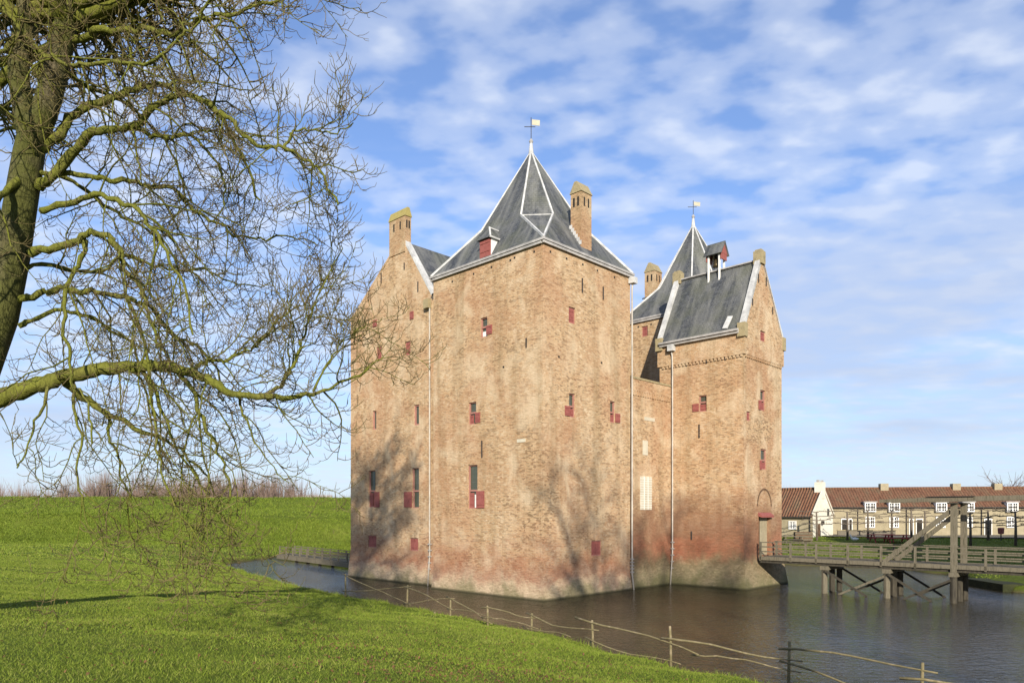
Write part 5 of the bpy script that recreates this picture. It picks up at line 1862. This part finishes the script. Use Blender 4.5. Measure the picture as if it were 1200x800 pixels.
for k in range(7):
    for z in (1.8, 4.2, 6.8):
        casement(bk_, BK, 1.6 + k * 4.0, 2.8 + k * 4.0, z, z + 1.4, -0.02)
for (y, z) in ((1.2, 2.0), (4.6, 2.0), (1.2, 5.2), (4.6, 5.2), (2.9, 8.6)):
    w = MB().box(-0.06, 0.02, y, y + 1.1, z, z + 1.5).build('window', M_white, bk_)
    MB().box(-0.075, -0.061, y + 0.12, y + 0.98, z + 0.12, z + 1.38).build('pane', M_glass2, w)
    MB().box(-0.09, -0.076, y + 0.52, y + 0.58, z + 0.12, z + 1.38).box(-0.09, -0.0765, y + 0.12, y + 0.98, z + 0.72, z + 0.77).build('glazing_bars', M_white, w)

# small bare tree behind the long house
Tb = Tree(8)
P = Tb.path((0, 0, 0), (0, 0, 1), 5.5, 8, .03, .0, .0)
Tb.tube('trunk', P, .2, .05, 6)
for k in range(24):
    p, d = interp_path(P, 0.35 + 0.64 * k / 24)
    a = k * 2.4
    Q = Tb.path(p, (math.cos(a) * .8, math.sin(a) * .8, .9), Tb.r.uniform(2.0, 3.6), 7, .08, .02, .04)
    Tb.tube('crown', Q, .05, .015, 4)
    for j in range(9):
        p2, d2 = interp_path(Q, Tb.r.uniform(.2, .99))
        Tb.tube('crown', Tb.path(p2, side_dir(Tb.r, d2, .5, (0, 0, .2)), Tb.r.uniform(.6, 1.4), 4, .1, 0, .08), .022, .010, 3)
Y = 96.0; X = (1180 - CX) / FPX * Y
bt = empty('bare_tree', (X, Y, 0.6), 0, 'small leafless tree showing above the long house roof', 'tree')
tree_part(Tb, 'trunk', 'trunk', M_barkp, bt, (0, 0, 0)); tree_part(Tb, 'crown', 'crown', M_hedge, bt, (0, 0, 0)); bt.scale = (1.25, 1.25, 1.22)

# ================================================================== far bare wood beyond the dyke
rg = np.random.default_rng(3)
NT = 900
tx_ = rg.uniform(-190, 95, NT); ty_ = 165 + rg.uniform(0, 50, NT)
th_ = 1.2 * (8.5 + 4.5 * rg.uniform(0, 1, NT) + 1.6 * np.sin(tx_ * 0.06) + 1.3 * np.sin(tx_ * 0.19 + 1)) * np.where(tx_ > -62, 0.80, 1.0)
K = 75; N = NT * K
X = np.repeat(tx_, K); Y = np.repeat(ty_, K); H_ = np.repeat(th_, K)
z0_ = rg.uniform(-1, 0.62, N) * H_; z0_ = np.maximum(z0_, -1.0)
sp_ = rg.normal(0, 1, (N, 2)) * (0.4 + 0.12 * np.maximum(z0_, 0))[:, None]
X0 = X + sp_[:, 0] * 0.5; Y0 = Y + sp_[:, 1] * 0.5
ln = sp_ * 0.9 + rg.normal(0, 0.5, (N, 2))
Ht = z0_ + (H_ - z0_) * rg.uniform(0.35, 1.0, N)
wd = rg.uniform(0.035, 0.11, N)
b0 = np.stack([X0 - wd, Y0, z0_], 1); b1 = np.stack([X0 + wd, Y0 + rg.normal(0, .05, N), z0_], 1)
tp = np.stack([X0 + ln[:, 0], Y0 + ln[:, 1], Ht], 1)
vs = np.stack([b0, b1, tp], 1).reshape(-1, 3)
wood = np_mesh('far_wood', vs, np.arange(3 * N).reshape(-1, 3), M_hedge, False)
tag(wood, 'far brown leafless wood along the horizon beyond the dyke', 'wood', None, 'stuff')


# ================================================================== lawn blades and fallen leaves
def blades(N, xr, yr, hh, wd, seed, fade=None, dark=0.0):
    rg = np.random.default_rng(seed)
    x = rg.uniform(*xr, N); y = rg.uniform(*yr, N)
    # within a wide wedge round the view, with room at both sides
    keep = (np.abs(x) < 0.80 * y + 4) & (sdist(x, y) > -0.05)
    if fade is not None:
        keep &= rg.uniform(0, 1, N) < fade(x, y)
    x, y = x[keep], y[keep]
    z = height(x, y)
    k = z > 0.10
    x, y, z = x[k], y[k], z[k]
    n = len(x)
    a = rg.uniform(0, 2 * np.pi, n)
    h = hh * rg.uniform(0.5, 1.25, n) * (1 + 0.25 * wave2(x * 0.8, y * 0.8)); w = wd * rg.uniform(0.7, 1.3, n)
    dx, dy = np.cos(a) * w, np.sin(a) * w
    l = rg.normal(0, 0.8, (n, 2)) * h[:, None]
    v0 = np.stack([x - dx, y - dy, z - 0.01], 1); v1 = np.stack([x + dx, y + dy, z - 0.01], 1)
    v2 = np.stack([x + l[:, 0], y + l[:, 1], z + h], 1)
    tone = rg.uniform(0, 1, n) * (1 - dark)
    return np.stack([v0, v1, v2], 1).reshape(-1, 3), np.repeat(tone, 3)


sets = [blades(300000, (-14, 12), (4.5, 13), 0.036, 0.0045, 1),
        blades(420000, (-26, 14), (13, 26), 0.042, 0.008, 2),
        blades(330000, (-42, 6), (26, 48), 0.05, 0.014, 3),
        blades(160000, (-70, -5), (48, 100), 0.10, 0.030, 4),
        blades(60000, (12, 60), (44, 80), 0.09, 0.022, 5),
        blades(260000, (-30, 14), (13, 64), 0.16, 0.010, 6, lambda x, y: (sdist(x, y) < 0.55) * 1.0),
        blades(60000, (-26, 14), (8, 50), 0.10, 0.010, 8, lambda x, y: np.clip(wave2(x * 0.55 + 3, y * 0.5) - 0.35, 0, 1)),
        blades(220000, (-75, 2), (76, 100), 0.20, 0.035, 7, lambda x, y: 0.2 + 0.6 * (y < 84), 0.25)]
vs = np.concatenate([s[0] for s in sets]); tone = np.concatenate([s[1] for s in sets])
gr = np_mesh('grass', vs, np.arange(len(vs)).reshape(-1, 3), M_blade, False)
att = gr.data.attributes.new('tone', 'FLOAT', 'POINT')
att.data.foreach_set('value', tone.astype(np.float32))
tag(gr, 'short green lawn grass on the moat bank', 'grass', None, 'stuff')

rg = np.random.default_rng(9)
N = 2600
cx_ = rg.normal(0, 1, (N, 2))
x = np.concatenate([cx_[:1500, 0] * 2.2 - 0.3, cx_[1500:, 0] * 4.0 - 2.5]); y = np.concatenate([cx_[:1500, 1] * 2.5 + 12.5, cx_[1500:, 1] * 5 + 17])
k = (sdist(x, y) > 0.3) & (y > 5); x, y = x[k], y[k]; n = len(x)
z = height(x, y) + 0.035
a = rg.uniform(0, 6.28, n); s = rg.uniform(0.015, 0.036, n)
ca, sa = np.cos(a) * s, np.sin(a) * s
t1, t2 = rg.normal(0, .012, n), rg.normal(0, .012, n)
vs = np.stack([np.stack([x - ca, y - sa, z + t1], 1), np.stack([x + sa * .6, y - ca * .6, z - t2], 1), np.stack([x + ca, y + sa, z + t2], 1), np.stack([x - sa * .6, y + ca * .6, z - t1], 1)], 1).reshape(-1, 3)
lv = np_mesh('fallen_leaves', vs, np.arange(4 * n).reshape(-1, 4), M_leaf, False)
tag(lv, 'brown fallen leaves scattered over the lawn', 'leaves', None, 'stuff')
